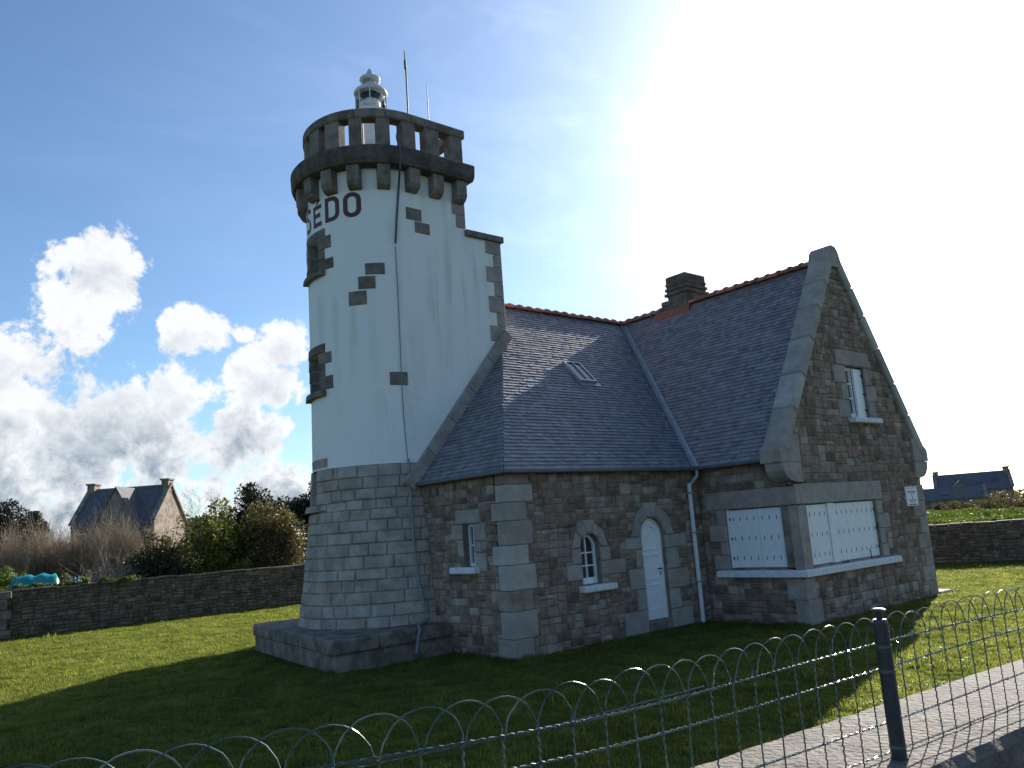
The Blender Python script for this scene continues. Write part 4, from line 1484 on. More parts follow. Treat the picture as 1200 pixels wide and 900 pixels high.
# ------------------------------------------------------------ door and windows
def frame_arch(o_in, o_out, f, d0, d1):
    n = len(o_in)
    V = [f(s, z, d) for d in (d0, d1) for pl in (o_out, o_in) for s, z in pl]
    F = []
    for i in range(n):
        j = (i+1) % n
        F += [[i, j, n+j, n+i], [2*n+i, 2*n+j, 3*n+j, 3*n+i], [n+i, n+j, 3*n+j, 3*n+i], [i, j, 2*n+j, 2*n+i]]
    return V, F


dfr = part('door', *prism(arch_poly(dx0+.05, dx1-.05, dz0, dsp), fd, -.17, -.13), 'white_paint', house)
part('door_frame', *frame_arch(arch_poly(dx0+.055, dx1-.055, dz0-.002, dsp), arch_poly(dx0+.002, dx1-.002, dz0-.001, dsp), fd, -.19, -.10), 'white_paint', dfr)
for (z0, z1) in ((.44, .98), (1.08, 1.62)):
    for (a, b) in ((dx0+.14, dx1-.14),):
        part('door_panel', *frame_arch(rect(a+.03, b-.03, z0+.03, z1-.03), rect(a, b, z0, z1), fd, -.135, -.10), 'white_paint', dfr)
        part('door_panel', *prism(rect(a+.06, b-.06, z0+.06, z1-.06), fd, -.135, -.122), 'white_paint', dfr)
part('door_panel', *frame_arch(arch_poly(dx0+.17, dx1-.17, 1.75, dsp), arch_poly(dx0+.14, dx1-.14, 1.72, dsp), fd, -.135, -.10), 'white_paint', dfr)
part('kick_board', *prism(rect(dx0+.06, dx1-.06, dz0+.01, .40), fd, -.135, -.108), 'white_paint', dfr)
part('handle', *tube([fd(dx1-.10, 1.30, -.13), fd(dx1-.10, 1.30, -.07), fd(dx1-.23, 1.30, -.07)], .014, 6), 'iron', dfr)
part('keyhole_plate', *prism(rect(dx1-.125, dx1-.085, 1.16, 1.23), fd, -.13, -.12), 'iron', dfr)

wn = part('window', *frame_arch(arch_poly(wx0+.055, wx1-.055, wz0+.13, wsp), arch_poly(wx0+.002, wx1-.002, wz0+.005, wsp), fd, -.20, -.13), 'white_paint', house)
part('pane', *prism(arch_poly(wx0+.03, wx1-.03, wz0+.05, wsp), fd, -.185, -.175), 'glass', wn)
part('glazing_bar', *prism(rect((wx0+wx1)/2-.014, (wx0+wx1)/2+.014, wz0+.12, wsp+.25), fd, -.176, -.14), 'white_paint', wn)
for z in (1.54, 1.80):
    part('glazing_bar', *prism(rect(wx0+.04, wx1-.04, z-.013, z+.013), fd, -.176, -.145), 'white_paint', wn)
part('sill', *cbox(((wx0+wx1)/2+.06, DV-.02, 1.095), (.47, .17, .065), .02), 'sill_paint', wn)

wn = part('window', *frame_arch(rect(13.215, 13.505, 1.76, 2.48), rect(13.172, 13.548, 1.702, 2.538), fe, -.22, -.14), 'white_paint', house)
part('pane', *prism(rect(13.19, 13.53, 1.72, 2.52), fe, -.20, -.19), 'glass', wn)
part('glazing_bar', *prism(rect(13.22, 13.50, 2.10, 2.13), fe, -.19, -.15), 'white_paint', wn)
part('frame_guard', *prism(rect(13.17, 13.23, 1.72, 2.53), fe, -.14, -.02), 'white_paint', wn)
part('sill', *cbox((EU-.02, 13.45, 1.635), (.15, .43, .065), .02), 'sill_paint', wn)

# gable window with one shutter folded back
wn = part('window', *frame_arch(rect(18.60, 19.34, 4.56, 5.62), rect(18.522, 19.418, 4.422, 5.698), fg, -.20, -.13), 'white_paint', house)
part('pane', *prism(rect(18.56, 19.36, 4.48, 5.66), fg, -.185, -.175), 'glass', wn)
part('glazing_bar', *prism(rect(18.95, 19.0, 4.5, 5.66), fg, -.176, -.125), 'white_paint', wn)
for z in (4.93, 5.29):
    part('glazing_bar', *prism(rect(18.58, 18.97, z-.018, z+.018), fg, -.176, -.13), 'white_paint', wn)
part('sill', *cbox((19.02, GV-.03, 4.36), (.66, .16, .06), .015), 'sill_paint', wn)
part('frame_post', *prism(rect(18.525, 18.575, 4.43, 5.69), fg, -.13, -.05), 'white_paint', wn)
sh = part('shutter', *prism(rect(19.02, 19.40, 4.45, 5.66), fg, -.115, -.06), 'white_paint', wn)
for z in (4.62, 5.02, 5.48):
    part('hinge', *prism(rect(19.36, 19.44, z, z+.05), fg, -.06, -.035), 'iron', wn)

# corner window: three closed shutter pairs with vent slots
sills = [(MU-.16, GV-.16), (19.66, GV-.16), (19.66, GV+.2), (MU+.2, GV+.2), (MU+.2, 11.72), (MU-.16, 11.72)]
V = [(x, y, .985) for x, y in sills]+[(x, y, 1.10) for x, y in sills]
V += [(x, y, 1.125) for x, y in [(MU-.13, GV-.13), (19.63, GV-.13), (19.63, GV+.2), (MU+.2, GV+.2), (MU+.2, 11.69), (MU-.13, 11.69)]]
F = [list(range(5, -1, -1)), list(range(12, 18))]+[[k*6+i, k*6+(i+1) % 6, (k+1)*6+(i+1) % 6, (k+1)*6+i] for k in (0, 1) for i in range(6)]
cs = part('corner_sill', V, F, 'sill_paint', house)


def shutter_leaf(f, a, b, z0, z1, slots, hinge=0, d=-.06):
    n = max(2, int(round((b-a)/.2)))
    w = (b-a)/n
    mbx = MB()
    for k in range(n):
        mbx.add(*prism(rect(a+k*w+.002, a+(k+1)*w-.002, z0, z1), f, d-.03, d+.0015*(k % 2)))
    s = mbx.build('shutter', 'white_paint', house)
    ms = MB()
    for fr_ in (.16, .5, .84):
        zc = z0+(z1-z0)*fr_
        for x in slots:
            ms.add(*prism(rect(a+(b-a)*x-.009, a+(b-a)*x+.009, zc-.046, zc+.046), f, d-.01, d+.004))
    part('vent_slots', ms.V, ms.F, 'dark_slot', s)['kind'] = 'stuff'
    for fr_ in (.16, .5, .84):
        zc = z0+(z1-z0)*fr_
        if hinge:
            x_ = a+.02 if hinge < 0 else b-.02
            part('hinge', *prism(rect(x_-.015, x_+.015, zc-.03, zc+.03), f, d, d+.014), 'iron', s)
    return s


so_ = [.14, .38, .62, .86]
shutter_leaf(fm, 9.86, 10.60, 1.18, 2.45, so_, -1)
shutter_leaf(fm, 10.605, 11.36, 1.18, 2.45, so_, 1)
for (a, b) in ((9.792, 9.858), (11.362, 11.418)):
    part('window_post', *prism(rect(a, b, 1.172, 2.468), fm, -.15, -.045), 'white_paint', house)
shutter_leaf(fg, 16.05, 16.94, 1.18, 2.45, [.2, .42, .66, .88])
part('window_post', *prism(rect(16.95, 17.20, 1.172, 2.468), fg, -.15, -.03), 'white_paint', house)
part('window_post', *prism(rect(15.982, 16.045, 1.172, 2.468), fg, -.15, -.045), 'white_paint', house)
shutter_leaf(fg, 17.21, 18.13, 1.18, 2.45, so_)
shutter_leaf(fg, 18.135, 19.06, 1.18, 2.45, so_, 1)
part('shutter_stay', *tube([fg(18.5, 1.13, .02), fg(18.5, 1.36, .0)], .012, 5), 'iron', cs)

# notice on the gable
sg_ = thing('notice_sign', 'small white printed notice fixed to the gable near its right corner', 'sign', fg(20.9, 2.28, .03))
part('board', *prism(rect(20.60, 21.20, 2.26, 2.74), fg, .02, .05), 'sign_white', sg_)
for (z, x0, x1, h, m) in ((2.70, 20.66, 21.14, .012, 'sign_grey'), (2.605, 20.68, 20.86, .032, 'sign_grey'), (2.605, 20.89, 21.10, .032, 'sign_grey'), (2.40, 20.70, 21.10, .018, 'sign_grey'), (2.345, 20.76, 21.06, .016, 'sign_grey'), (2.29, 20.66, 21.14, .010, 'sign_ink')):
    part('printed_line', *prism(rect(x0, x1, z-h, z+h), fg, .05, .054), m, sg_)
for (x, z) in ((20.90, 2.535), (20.91, 2.465)):
    part('printed_dot', *prism([(x+.03*math.cos(rad(a)), z+.024*math.sin(rad(a))) for a in range(0, 360, 45)], fg, .05, .055), 'sign_ink', sg_)

o = part('flat_stone', *cbox((21.95, 9.72, .03), (.35, .2, .05), .03), 'pink_dressed', None, .5)
tag(o, 'flat stone lying in the grass at the right foot of the gable', 'stone')

# ================================================================== WIRE FENCE
fence = thing('wire_fence', 'green hoop-topped wire fence on the foreground wall', 'fence', (*fence_at(flen[-1]*.5), FZ0))
sp = .1178
s_post = None
ds_ = np.linspace(0, flen[-1], 2000)
P_ = np.array([fence_at(s) for s in ds_])
s_post = ds_[np.argmin(np.abs(P_[:, 0]-3.29))]
rgf = random.Random(3)


def wavy(pts, amp, per):
    out = []
    acc = 0; last = None
    for p in pts:
        p = np.array(p, float)
        if last is not None: acc += np.linalg.norm(p-last)
        last = p
        out.append((p, acc))
    return out


ftop = FZ1
k = 0
s = s_post-.06-sp*42
while s < min(flen[-1]-.3, s_post+6):
    if s > .2:
        hw = sp*.992
        dz = rgf.uniform(-.008, .008); lean = rgf.uniform(-.012, .012)
        loop = []
        zs = ftop-.112+dz
        nstep = 16
        for zz in np.arange(FZ0+.005, zs, .007):
            loop.append((-hw, zz, .0012*math.sin(zz*230)))
        for i in range(nstep+1):
            a = math.pi-math.pi*i/nstep
            loop.append((hw*math.cos(a), zs+.112*math.sin(a), .008*math.cos(a)))
        for zz in np.arange(FZ0+.005, zs, .007)[::-1]:
            loop.append((hw, zz, .0012*math.sin(zz*230)))
        V = []
        for (x, z, d) in loop:
            h = (z-FZ0)/(ftop-FZ0)
            ki = round((s+x-s_post)/sp); ss = s+x+.0016*math.sin(z*230+ki)+.003*math.sin(z*11+ki*1.9)+(lean*h if z > zs else 0)
            q = fence_at(ss); nn_ = fence_n(ss)
            V.append((q[0]+nn_[0]*d, q[1]+nn_[1]*d, z))
        part('wire_hoop', *tube(V, .0025, 5), 'wire_green', fence)
    s += sp
for (z, dr_) in ((FZ0+.43, .0034), (FZ0+.335, .0034), (FZ0+.135, .003), (FZ0+.02, .0028)):
    for off in (0, math.pi):
        pts = []
        for q in np.arange(.3, min(flen[-1]-.3, s_post+6), .018):
            p = fence_at(q); nn_ = fence_n(q)
            w = math.sin(q*math.pi/.03+off)
            sag = -.006*math.sin((q-s_post)*2.1+z*9)
            pts.append((p[0]+nn_[0]*.0035*w, p[1]+nn_[1]*.0035*w, z+.0035*math.cos(q*math.pi/.03+off)+sag))
        part('line_wire', *tube(pts, dr_*.72, 5), 'wire_green', fence)
pts = [(*fence_at(q)+fence_n(q)*.012, FZ0+.425-.012*math.sin((q-s_post)*1.7)) for q in np.arange(.3, s_post-1.0, .1)]
part('tension_wire', *tube(pts, .003, 5), 'wire_green', fence)
pp = fence_at(s_post)-fence_n(s_post)*.04
post = part('post', *lathe(pp, [(.030, FZ0-.05), (.030, FZ0+.52), (.026, FZ0+.535)], 16), 'post_paint', fence, smooth=False)
part('post_cap', *lathe(pp, [(.012, FZ0+.53), (.014, FZ0+.56), (.029, FZ0+.565), (.029, FZ0+.573), (.02, FZ0+.578)], 14), 'post_paint', post)
for z in (.43, .335, .05):
    part('post_tie', *lathe(pp, [(.0325, FZ0+z-.006), (.0325, FZ0+z+.006)], 14), 'wire_green', post)


# ================================================================== VEGETATION
def np_mesh(name, V, nq, mat, attr, parent=None):
    """V: (n*4,3) quads"""
    me = bpy.data.meshes.new(name)
    n = len(V)//4
    me.vertices.add(len(V)); me.vertices.foreach_set('co', V.astype(np.float32).ravel())
    me.loops.add(n*4); me.loops.foreach_set('vertex_index', np.arange(n*4, dtype=np.int32))
    me.polygons.add(n); me.polygons.foreach_set('loop_start', np.arange(0, n*4, 4, dtype=np.int32))
    me.materials.append(MATS[mat])
    a = me.attributes.new('rnd', 'FLOAT', 'FACE'); a.data.foreach_set('value', attr.astype(np.float32))
    me.update(calc_edges=True)
    o = link(name, me, parent)
    if parent is not None and parent.type == 'EMPTY':
        o.location = -parent.location
    return o


def leaves(center, radii, n, size, seed, lumps=14, lump_r=.42, shell=.75, flat=0.0, base_cut=None, aspect=.55):
    g = np.random.default_rng(seed)
    c = np.array(center, float); R = np.array(radii, float)
    d = g.normal(size=(lumps, 3)); d /= np.linalg.norm(d, axis=1)[:, None]
    lc = d*(g.random((lumps, 1))**.45)*(1-lump_r*.75)
    lr = lump_r*g.uniform(.65, 1.2, lumps)
    which = g.integers(0, lumps, n)
    v = g.normal(size=(n, 3)); v /= np.linalg.norm(v, axis=1)[:, None]
    rr_ = shell+(1-shell)*g.random(n)**.5
    rr_ = np.where(g.random(n) < .35, g.random(n)**.4, rr_)*g.uniform(.85, 1.12, n)
    p = (lc[which]+v*(lr[which]*rr_)[:, None])*R+c
    nrm = v*.6+g.normal(size=(n, 3))*.7
    nrm /= np.linalg.norm(nrm, axis=1)[:, None]
    a = np.cross(nrm, g.normal(size=(n, 3))); a /= np.linalg.norm(a, axis=1)[:, None]
    b = np.cross(nrm, a)
    s = size*g.uniform(.6, 1.4, n)[:, None]
    if base_cut is not None:
        p[:, 2] = np.maximum(p[:, 2], base_cut+g.random(n)*.1)
    V = np.stack([p-a*s, p-b*s*aspect, p+a*s, p+b*s*aspect], axis=1).reshape(-1, 3)
    tone = np.clip(.5*g.random(lumps)[which]+.5*g.random(n), 0, 1)
    return V, tone


def branch_tree(base, height, seed, r0=.06, spread=.5, levels=4, kids=(3, 5), up_=.55, stems=1):
    g = random.Random(seed)
    mb = MB()
    def grow(p, d, L_, r, lev):
        pts = [p]; rs = [r]
        q = p; dd = d
        seg = 3
        for i in range(seg):
            dd = unit(dd+np.array([g.gauss(0, .13), g.gauss(0, .13), g.gauss(0, .08)+.06*up_]))
            q = q+dd*L_/seg
            pts.append(q); rs.append(r*(1-.5*(i+1)/seg))
        mb.add(*tube(pts, rs, 4 if lev > 1 else 5, caps=False), g.random())
        if lev >= levels: return
        for k in range(g.randint(*kids)):
            t = g.uniform(.35, 1)
            i = min(int(t*seg), seg-1); f_ = t*seg-i
            o_ = pts[i]*(1-f_)+pts[i+1]*f_
            nd_ = unit(dd*(1-spread*.4)+np.array([g.gauss(0, spread), g.gauss(0, spread), g.gauss(.1, spread*.5)+up_*.3]))
            grow(o_, nd_, L_*g.uniform(.5, .8), max(rs[i+1]*.6, .0035), lev+1)
    for k in range(stems):
        d = unit((g.gauss(0, spread*(.55 if stems > 1 else .05)), g.gauss(0, spread*(.55 if stems > 1 else .05)), 1))
        b = np.array(base, float)+(np.array([g.gauss(0, .12), g.gauss(0, .12), 0]) if stems > 1 else 0)
        grow(b, d, height*g.uniform(.4, .52), r0*g.uniform(.6, 1), 0)
    return mb


def bush(name, label, cat, base, radii, n, size, mat, seed, lumps=16, zc=None, stem=True, group=None, lump_r=.42, **kw):
    t = thing(name, label, cat, (base[0], base[1], 0), group)
    zc = radii[2]*.95 if zc is None else zc
    V, a = leaves((base[0], base[1], zc), radii, n, size, seed, lumps, lump_r, base_cut=.05, **kw)
    np_mesh('crown', V, 4, mat, a, t)
    if stem:
        mb = branch_tree((base[0], base[1], -.05), zc*1.6, seed+9, r0=.07, spread=.5, levels=2, kids=(2, 4), stems=3)
        mb.build('trunk', 'bark', t)
    return t


def twiggy(name, label, cat, base, h, seed, mat, spread=.35, levels=3, kids=(4, 6), stems=7, r0=.035, group=None, up_=.7):
    t = thing(name, label, cat, (base[0], base[1], 0), group)
    mb = branch_tree((base[0], base[1], -.05), h, seed, r0=r0, spread=spread, levels=levels, kids=kids, stems=stems, up_=up_)
    mb.build('branches', mat, t)
    return t


def at(x, y, dist):
    d = ray(x, y); d = d/np.linalg.norm(d[:2])
    return CPOS+d*dist


def gx(x, dist):      # ground point under pixel column x at that distance
    p = at(x, 660-.0705*x, dist)
    return (p[0], p[1])


# --- shrubs just behind the shaded wall
bush('shrub', 'large yellow-green leafy shrub behind the shaded wall left of the tower', 'shrub', gx(258, 36.5), (1.8, 1.5, 2.3), 11000, .075, 'leaf_yellow', 41, lumps=26, lump_r=.36)
bush('shrub', 'olive-brown shrub against the tower edge behind the shaded wall', 'shrub', gx(322, 36.8), (1.65, 1.5, 2.45), 12000, .06, 'leaf_olive', 42, lumps=30, lump_r=.34)
bush('shrub', 'low bright-leaved shrub on top of the wall near the tower', 'shrub', gx(290, 35.6), (.75, .6, .95), 1800, .07, 'leaf_yellow', 43, lumps=12, zc=1.25)
bush('shrub', 'dark green rounded shrub left of the yellow-green one', 'shrub', gx(186, 36.2), (1.5, 1.2, 1.45), 8000, .06, 'leaf_dark', 44, lumps=24)
bush('shrub', 'brown-leaved bush in front of the far house gable', 'shrub', gx(200, 40.5), (1.3, 1.2, 2.2), 8000, .06, 'leaf_olive', 45, lumps=26, lump_r=.34)
bush('shrub', 'small green bush at the left frame edge behind the wall', 'shrub', gx(8, 38), (.9, .9, 1.35), 3500, .06, 'leaf_green', 46, lumps=16)
bush('shrub', 'dark low bush at the foot of the bare hedge', 'shrub', gx(60, 39.5), (2.0, 1.0, .85), 5000, .06, 'leaf_brown', 47, lumps=22)
bush('shrub', 'brown bush with dead leaves between the hedge and the pale shrub', 'shrub', gx(80, 37), (.8, .7, 1.0), 2200, .06, 'leaf_brown', 48, lumps=14)
for k, (x, d, h, lab) in enumerate(((8, 43, 4.3, 'bare brown hedge bush at the left frame edge'), (34, 42, 4.2, 'bare brown hedge bush, second from the left frame edge'), (58, 43, 4.35, 'bare brown hedge bush, third from the left frame edge'), (84, 42, 4.1, 'bare brown hedge bush under the left chimney of the far house'), (112, 43, 4.4, 'bare brown hedge bush below the far house roof'), (138, 42.5, 4.3, 'bare reddish bush below the lit roof of the far house'), (160, 43, 4.0, 'bare reddish bush right of the lit roof of the far house'))):
    t = twiggy('hedge_bush', lab, 'bush', gx(x, d), h, 60+k, 'twig_brown', spread=.30, levels=3, kids=(5, 7), stems=8, group='bare hedge bushes behind the wall', r0=.03)
    p = gx(x, d)
    V, a = leaves((p[0], p[1], h*.40), (1.0, .8, h*.40), 1500, .05, 160+k, 14, base_cut=.05)
    np_mesh('dead_leaves', V, 4, 'leaf_brown', a, t)
twiggy('bare_shrub', 'pale bare spreading shrub just behind the shaded wall', 'shrub', gx(124, 35.0), 2.9, 71, 'twig_pale', spread=.6, levels=3, kids=(3, 5), stems=9, r0=.03, up_=.35)
twiggy('bare_shrub', 'thin bare twigs above the wall beside the tower base', 'shrub', gx(340, 36.9), 2.9, 72, 'twig_pale', spread=.5, levels=3, kids=(2, 3), stems=4, r0=.018)
# ivy along the left part of the wall top
t = thing('ivy', 'straggling ivy and brambles on top of the shaded wall at left', 'ivy', (6.0, 31.9, 1.5))
Vs, As = [], []
for k in range(16):
    x = 3.8+k*.31+rnd.uniform(-.1, .1)
    V, a = leaves((x, 32.0+rnd.uniform(-.2, .15), 1.56+rnd.uniform(-.05, .08)), (.3, .26, rnd.uniform(.10, .22)), 150, .05, 300+k, 5)
    Vs.append(V); As.append(a)
np_mesh('leaves', np.concatenate(Vs), 4, 'leaf_green', np.concatenate(As), t)
# turquoise garden covers
def cover(label, x0, x1, dist, h, mat, seed):
    a, b = np.array(gx(x0, dist)), np.array(gx(x1, dist))
    t = (b-a); L_ = np.linalg.norm(t); t /= L_; nr = np.array([-t[1], t[0]])
    g = random.Random(seed)
    V, F = [], []
    for i in range(13):
        hh = h*(.965+.035*abs(math.cos(i*math.pi/4)))*(.85 if i in (0, 12) else 1)
        for k in range(11):
            an = math.pi*k/10
            p = a+t*L_*i/12-nr*.55*math.cos(an)
            V.append((p[0]+g.uniform(-.02, .02), p[1], max(0, math.sin(an)*hh+g.uniform(-.03, .03))))
    F = [[i*11+k, i*11+k+1, i*11+k+12, i*11+k+11] for i in range(12) for k in range(10)]
    F += [list(range(11)), list(range(132, 143))]
    o = part('garden_cover', V, F, mat, None, None, True)
    tag(o, label, 'tarpaulin')
cover('long turquoise plastic tunnel cover behind the wall at left', 13, 70, 36.0, 1.95, 'tarp', 1)
cover('short turquoise and pale cover right of the long tunnel', 84, 97, 36.0, 1.72, 'tarp', 2)

# --- trees further off
def pine(label, x, dist, h, w, seed):
    p = gx(x, dist)
    t = thing('pine_tree', label, 'tree', (p[0], p[1], 0), 'dark evergreens behind the shrubs')
    part('trunk', *tube([(p[0], p[1], -.1), (p[0]+.1, p[1], h*.5), (p[0], p[1], h*.85)], [.25, .18, .08], 7), 'bark', t)
    V, a = leaves((p[0], p[1], h*.62), (w, w, h*.40), 7000, .13, seed, 34, .30, aspect=.4)
    np_mesh('crown', V, 4, 'leaf_pine', a, t)
pine('dark evergreen crown showing above the yellow-green shrub', 292, 60, 7.0, 2.2, 81)
pine('dark evergreen right of the tallest one, above the olive shrub', 322, 62, 6.3, 2.1, 82)
pine('dark evergreen touching the tower edge', 366, 58, 6.6, 2.0, 83)
pine('dark evergreen at the far left frame edge', -2, 70, 7.6, 2.4, 84)
pine('low dark evergreen right of the leftmost one', 26, 72, 6.7, 1.9, 85)
t = twiggy('bare_tree', 'bare deciduous tree between the far house and the shrubs', 'tree', gx(238, 62), 7.6, 91, 'twig_brown', spread=.5, levels=5, kids=(3, 5), stems=1, r0=.2, up_=.45)
t = twiggy('bare_tree', 'small bare tree left of the far house', 'tree', gx(72, 66), 5.6, 92, 'twig_brown', spread=.5, levels=4, kids=(3, 4), stems=1, r0=.1, up_=.45)
# far hedges closing the view to the horizon
Vs, As = [], []
for k in range(60):
    x = -60+k*8.2
    p = gx(x, 88+10*math.sin(k*1.7))
    V, a = leaves((p[0], p[1], 1.6), (3.2, 3.2, 2.0+.7*math.sin(k*2.3)), 420, .28, 500+k, 8)
    Vs.append(V); As.append(a)
for k in range(26):
    x = 1040+k*10
    p = gx(x, 150+14*math.sin(k*1.9))
    V, a = leaves((p[0], p[1], 1.2), (4, 4, 1.8+.6*math.sin(k*2.1)), 300, .35, 600+k, 8)
    Vs.append(V); As.append(a)
o = np_mesh('far_hedge', np.concatenate(Vs), 4, 'leaf_brown', np.concatenate(As))
tag(o, 'far hedges and scrub along the horizon', 'hedge', kind='stuff')

# --- rough ground and scrub beyond the right-hand wall
sheet('bank', [], 0, 'turf') if False else None
bank = MB()
nb = 26
Vb = []
for i in range(nb):
    for j in range(nb):
        x = 33.5+j*1.7; 
        y = 30-i*2.0
        off = (21.6-y)*(10.3/23.5)
        xx = 28.9+off*1.0+j*1.7
        h = 1.25*min(1, j/1.0)*(.9+.12*math.sin(i*1.3+j*.9)+.08*math.sin(j*2.1))+.012*j
        if i in (0, nb-1) or j in (0, nb-1): h = -.1
        Vb.append((xx, y, h))
o = part('field', Vb, [[i*nb+j, i*nb+j+1, (i+1)*nb+j+1, (i+1)*nb+j] for i in range(nb-1) for j in range(nb-1)], 'turf', None, None, True)
o['kind'] = 'structure'
Vs, As = [], []
g = random.Random(77)
for k in range(420):
    i = g.uniform(2, nb-3); j = g.uniform(1.0, 14)
    y = 30-i*2.0; xx = 28.9+(21.6-y)*(10.3/23.5)+j*1.7
    V, a = leaves((xx, y, 1.3+.012*j), (g.uniform(.5, 1.1), g.uniform(.5, 1.1), g.uniform(.18, .42)), 150, .06, 700+k, 6)
    Vs.append(V); As.append(a)
o = np_mesh('ivy_bank', np.concatenate(Vs), 4, 'leaf_green', np.concatenate(As))
tag(o, 'green ivy and rough growth on the bank behind the right wall', 'ground cover', kind='stuff')
for k, (x, d, r, h, lab) in enumerate(((1185, 62, 1.9, 1.25, 'brown scrub bush at the right frame edge behind the field'), (1160, 66, 1.7, 1.05, 'brown scrub bush left of the one at the right frame edge'), (1125, 70, 1.6, .85, 'low brown scrub bush below the far right house'), (1100, 72, 1.2, .7, 'small brown scrub bush beside the gable corner'))):
    p = gx(x, d)
    t = thing('scrub_bush', lab, 'bush', (p[0], p[1], 0))
    V, a = leaves((p[0], p[1], 1.2+h*.2), (r, r, h), 2600, .08, 800+k, 16, base_cut=.02)
    np_mesh('crown', V, 4, 'leaf_brown', a, t)
    branch_tree((p[0], p[1], -.05), 2.6, 820+k, r0=.03, spread=.5, levels=2, kids=(3, 5), stems=6).build('branches', 'twig_brown', t)


# ================================================================== FAR HOUSES
def far_house(name, label, c, ang, L_, Wd, eave, ridge_, chimneys=True, windows=(), wing=None, skylights=()):
    """ridge along local x; front is local -y"""
    t = thing(name, label, 'house', (c[0], c[1], 0))
    ca, sa = math.cos(rad(ang)), math.sin(rad(ang))
    T = lambda x, y, z: (c[0]+x*ca-y*sa, c[1]+x*sa+y*ca, z)
    hl, hw = L_/2, Wd/2
    ax = ((ca, sa, 0), (-sa, ca, 0), (0, 0, 1))
    def bx(nm, x0, x1, y0, y1, z0, z1, mat, par=t, b=.02):
        m_ = T((x0+x1)/2, (y0+y1)/2, (z0+z1)/2)
        return part(nm, *cbox(m_, ((x1-x0)/2, (y1-y0)/2, (z1-z0)/2), b, ax), mat, par)
    V = [T(x, y, z) for x, y, z in ((-hl, -hw, 0), (hl, -hw, 0), (hl, hw, 0), (-hl, hw, 0), (-hl, -hw, eave), (hl, -hw, eave), (hl, hw, eave), (-hl, hw, eave), (-hl, 0, ridge_), (hl, 0, ridge_))]
    part('walls', V, [[0, 1, 5, 4], [2, 3, 7, 6], [1, 2, 6, 9, 5], [3, 0, 4, 8, 7]], 'far_stone', t)
    sl_ = (ridge_-eave)/hw; ov = .25
    for sg in (-1, 1):
        y0 = sg*(hw+ov); z0 = eave-ov*sl_
        P = [T(-hl+.1, y0, z0+.04), T(hl-.1, y0, z0+.04), T(hl-.1, 0, ridge_+.04), T(-hl+.1, 0, ridge_+.04)]
        Q = [(p[0], p[1], p[2]+.13) for p in P]
        r_ = part('roof_slope', P+Q, [[0, 1, 2, 3], [4, 5, 6, 7], [0, 1, 5, 4], [1, 2, 6, 5], [2, 3, 7, 6], [3, 0, 4, 7]], 'slate_far', t)
        if sg < 0:
            for (sx, st) in skylights:
                zz = z0+(ridge_-z0)*st; yy = y0*(1-st)
                n_ = unit((0, -sl_, 1))
                m_ = T(sx, yy, zz+.2)
                part('skylight', *cbox(m_, (.4, .5, .05), .01, (ax[0], unit(np.array(ax[1])*1+np.array([0, 0, sl_])), unit(np.array(ax[1])*-sl_+np.array([0, 0, 1])))), 'glass', r_)
    for sg in (-1, 1):
        for s2 in (-1, 1):
            a, b = np.array(T(sg*(hl-.05), s2*(hw+.1), eave-.1+.1)), np.array(T(sg*(hl-.05), 0, ridge_+.12))
            d = unit(b-a)
            part('gable_coping', *cbox((a+b)/2+np.array([0, 0, .08]), (np.linalg.norm(b-a)/2, .22, .11), .02, (tuple(d), ax[0], tuple(np.cross(d, ax[0])))), 'far_stone', t)
    if chimneys:
        for sg in (-1, 1):
            ch = bx('chimney', sg*hl-.6 if sg > 0 else -hl-.05, hl+.05 if sg > 0 else -hl+.6, -.5, .5, ridge_-.5, ridge_+.62, 'far_stone')
            bx('chimney_cap', sg*(hl-.28)-.42, sg*(hl-.28)+.42, -.6, .6, ridge_+.5, ridge_+.66, 'far_stone', ch)
    for (x, z, w, h) in windows:
        wd = bx('window', x-w/2, x+w/2, -hw-.05, -hw+.02, z, z+h, 'dark_slot')
        bx('window_frame', x-w/2-.08, x+w/2+.08, -hw-.035, -hw+.01, z-.1, z+h+.1, 'white_paint', wd)
    if wing:
        (wx, wl, ww, we, wr) = wing      # gable wing to the front
        w2 = ww/2
        V = [T(x, y, z) for x, y, z in ((wx-w2, -hw-wl, 0), (wx+w2, -hw-wl, 0), (wx+w2, 0, 0), (wx-w2, 0, 0), (wx-w2, -hw-wl, we), (wx+w2, -hw-wl, we), (wx+w2, 0, we), (wx-w2, 0, we), (wx, -hw-wl, wr), (wx, 0, wr))]
        w_ = part('wing', V, [[0, 1, 5, 8, 4], [1, 2, 6, 5], [3, 0, 4, 7], [2, 3, 7, 9, 6]], 'far_stone', t)
        for sg in (-1, 1):
            P = [T(wx+sg*(w2+.15), -hw-wl-.1, we-.1), T(wx+sg*(w2+.15), 0, we-.1), T(wx, 0, wr+.03), T(wx, -hw-wl-.1, wr+.03)]
            Q = [(p[0], p[1], p[2]+.12) for p in P]
            part('wing_roof', P+Q, [[0, 1, 2, 3], [4, 5, 6, 7], [0, 1, 5, 4], [1, 2, 6, 5], [2, 3, 7, 6], [3, 0, 4, 7]], 'slate_far', w_)
        bx('window', wx-.4, wx+.4, -hw-wl-.05, -hw-wl+.05, we-.2, we+.9, 'dark_slot', w_)
    return t


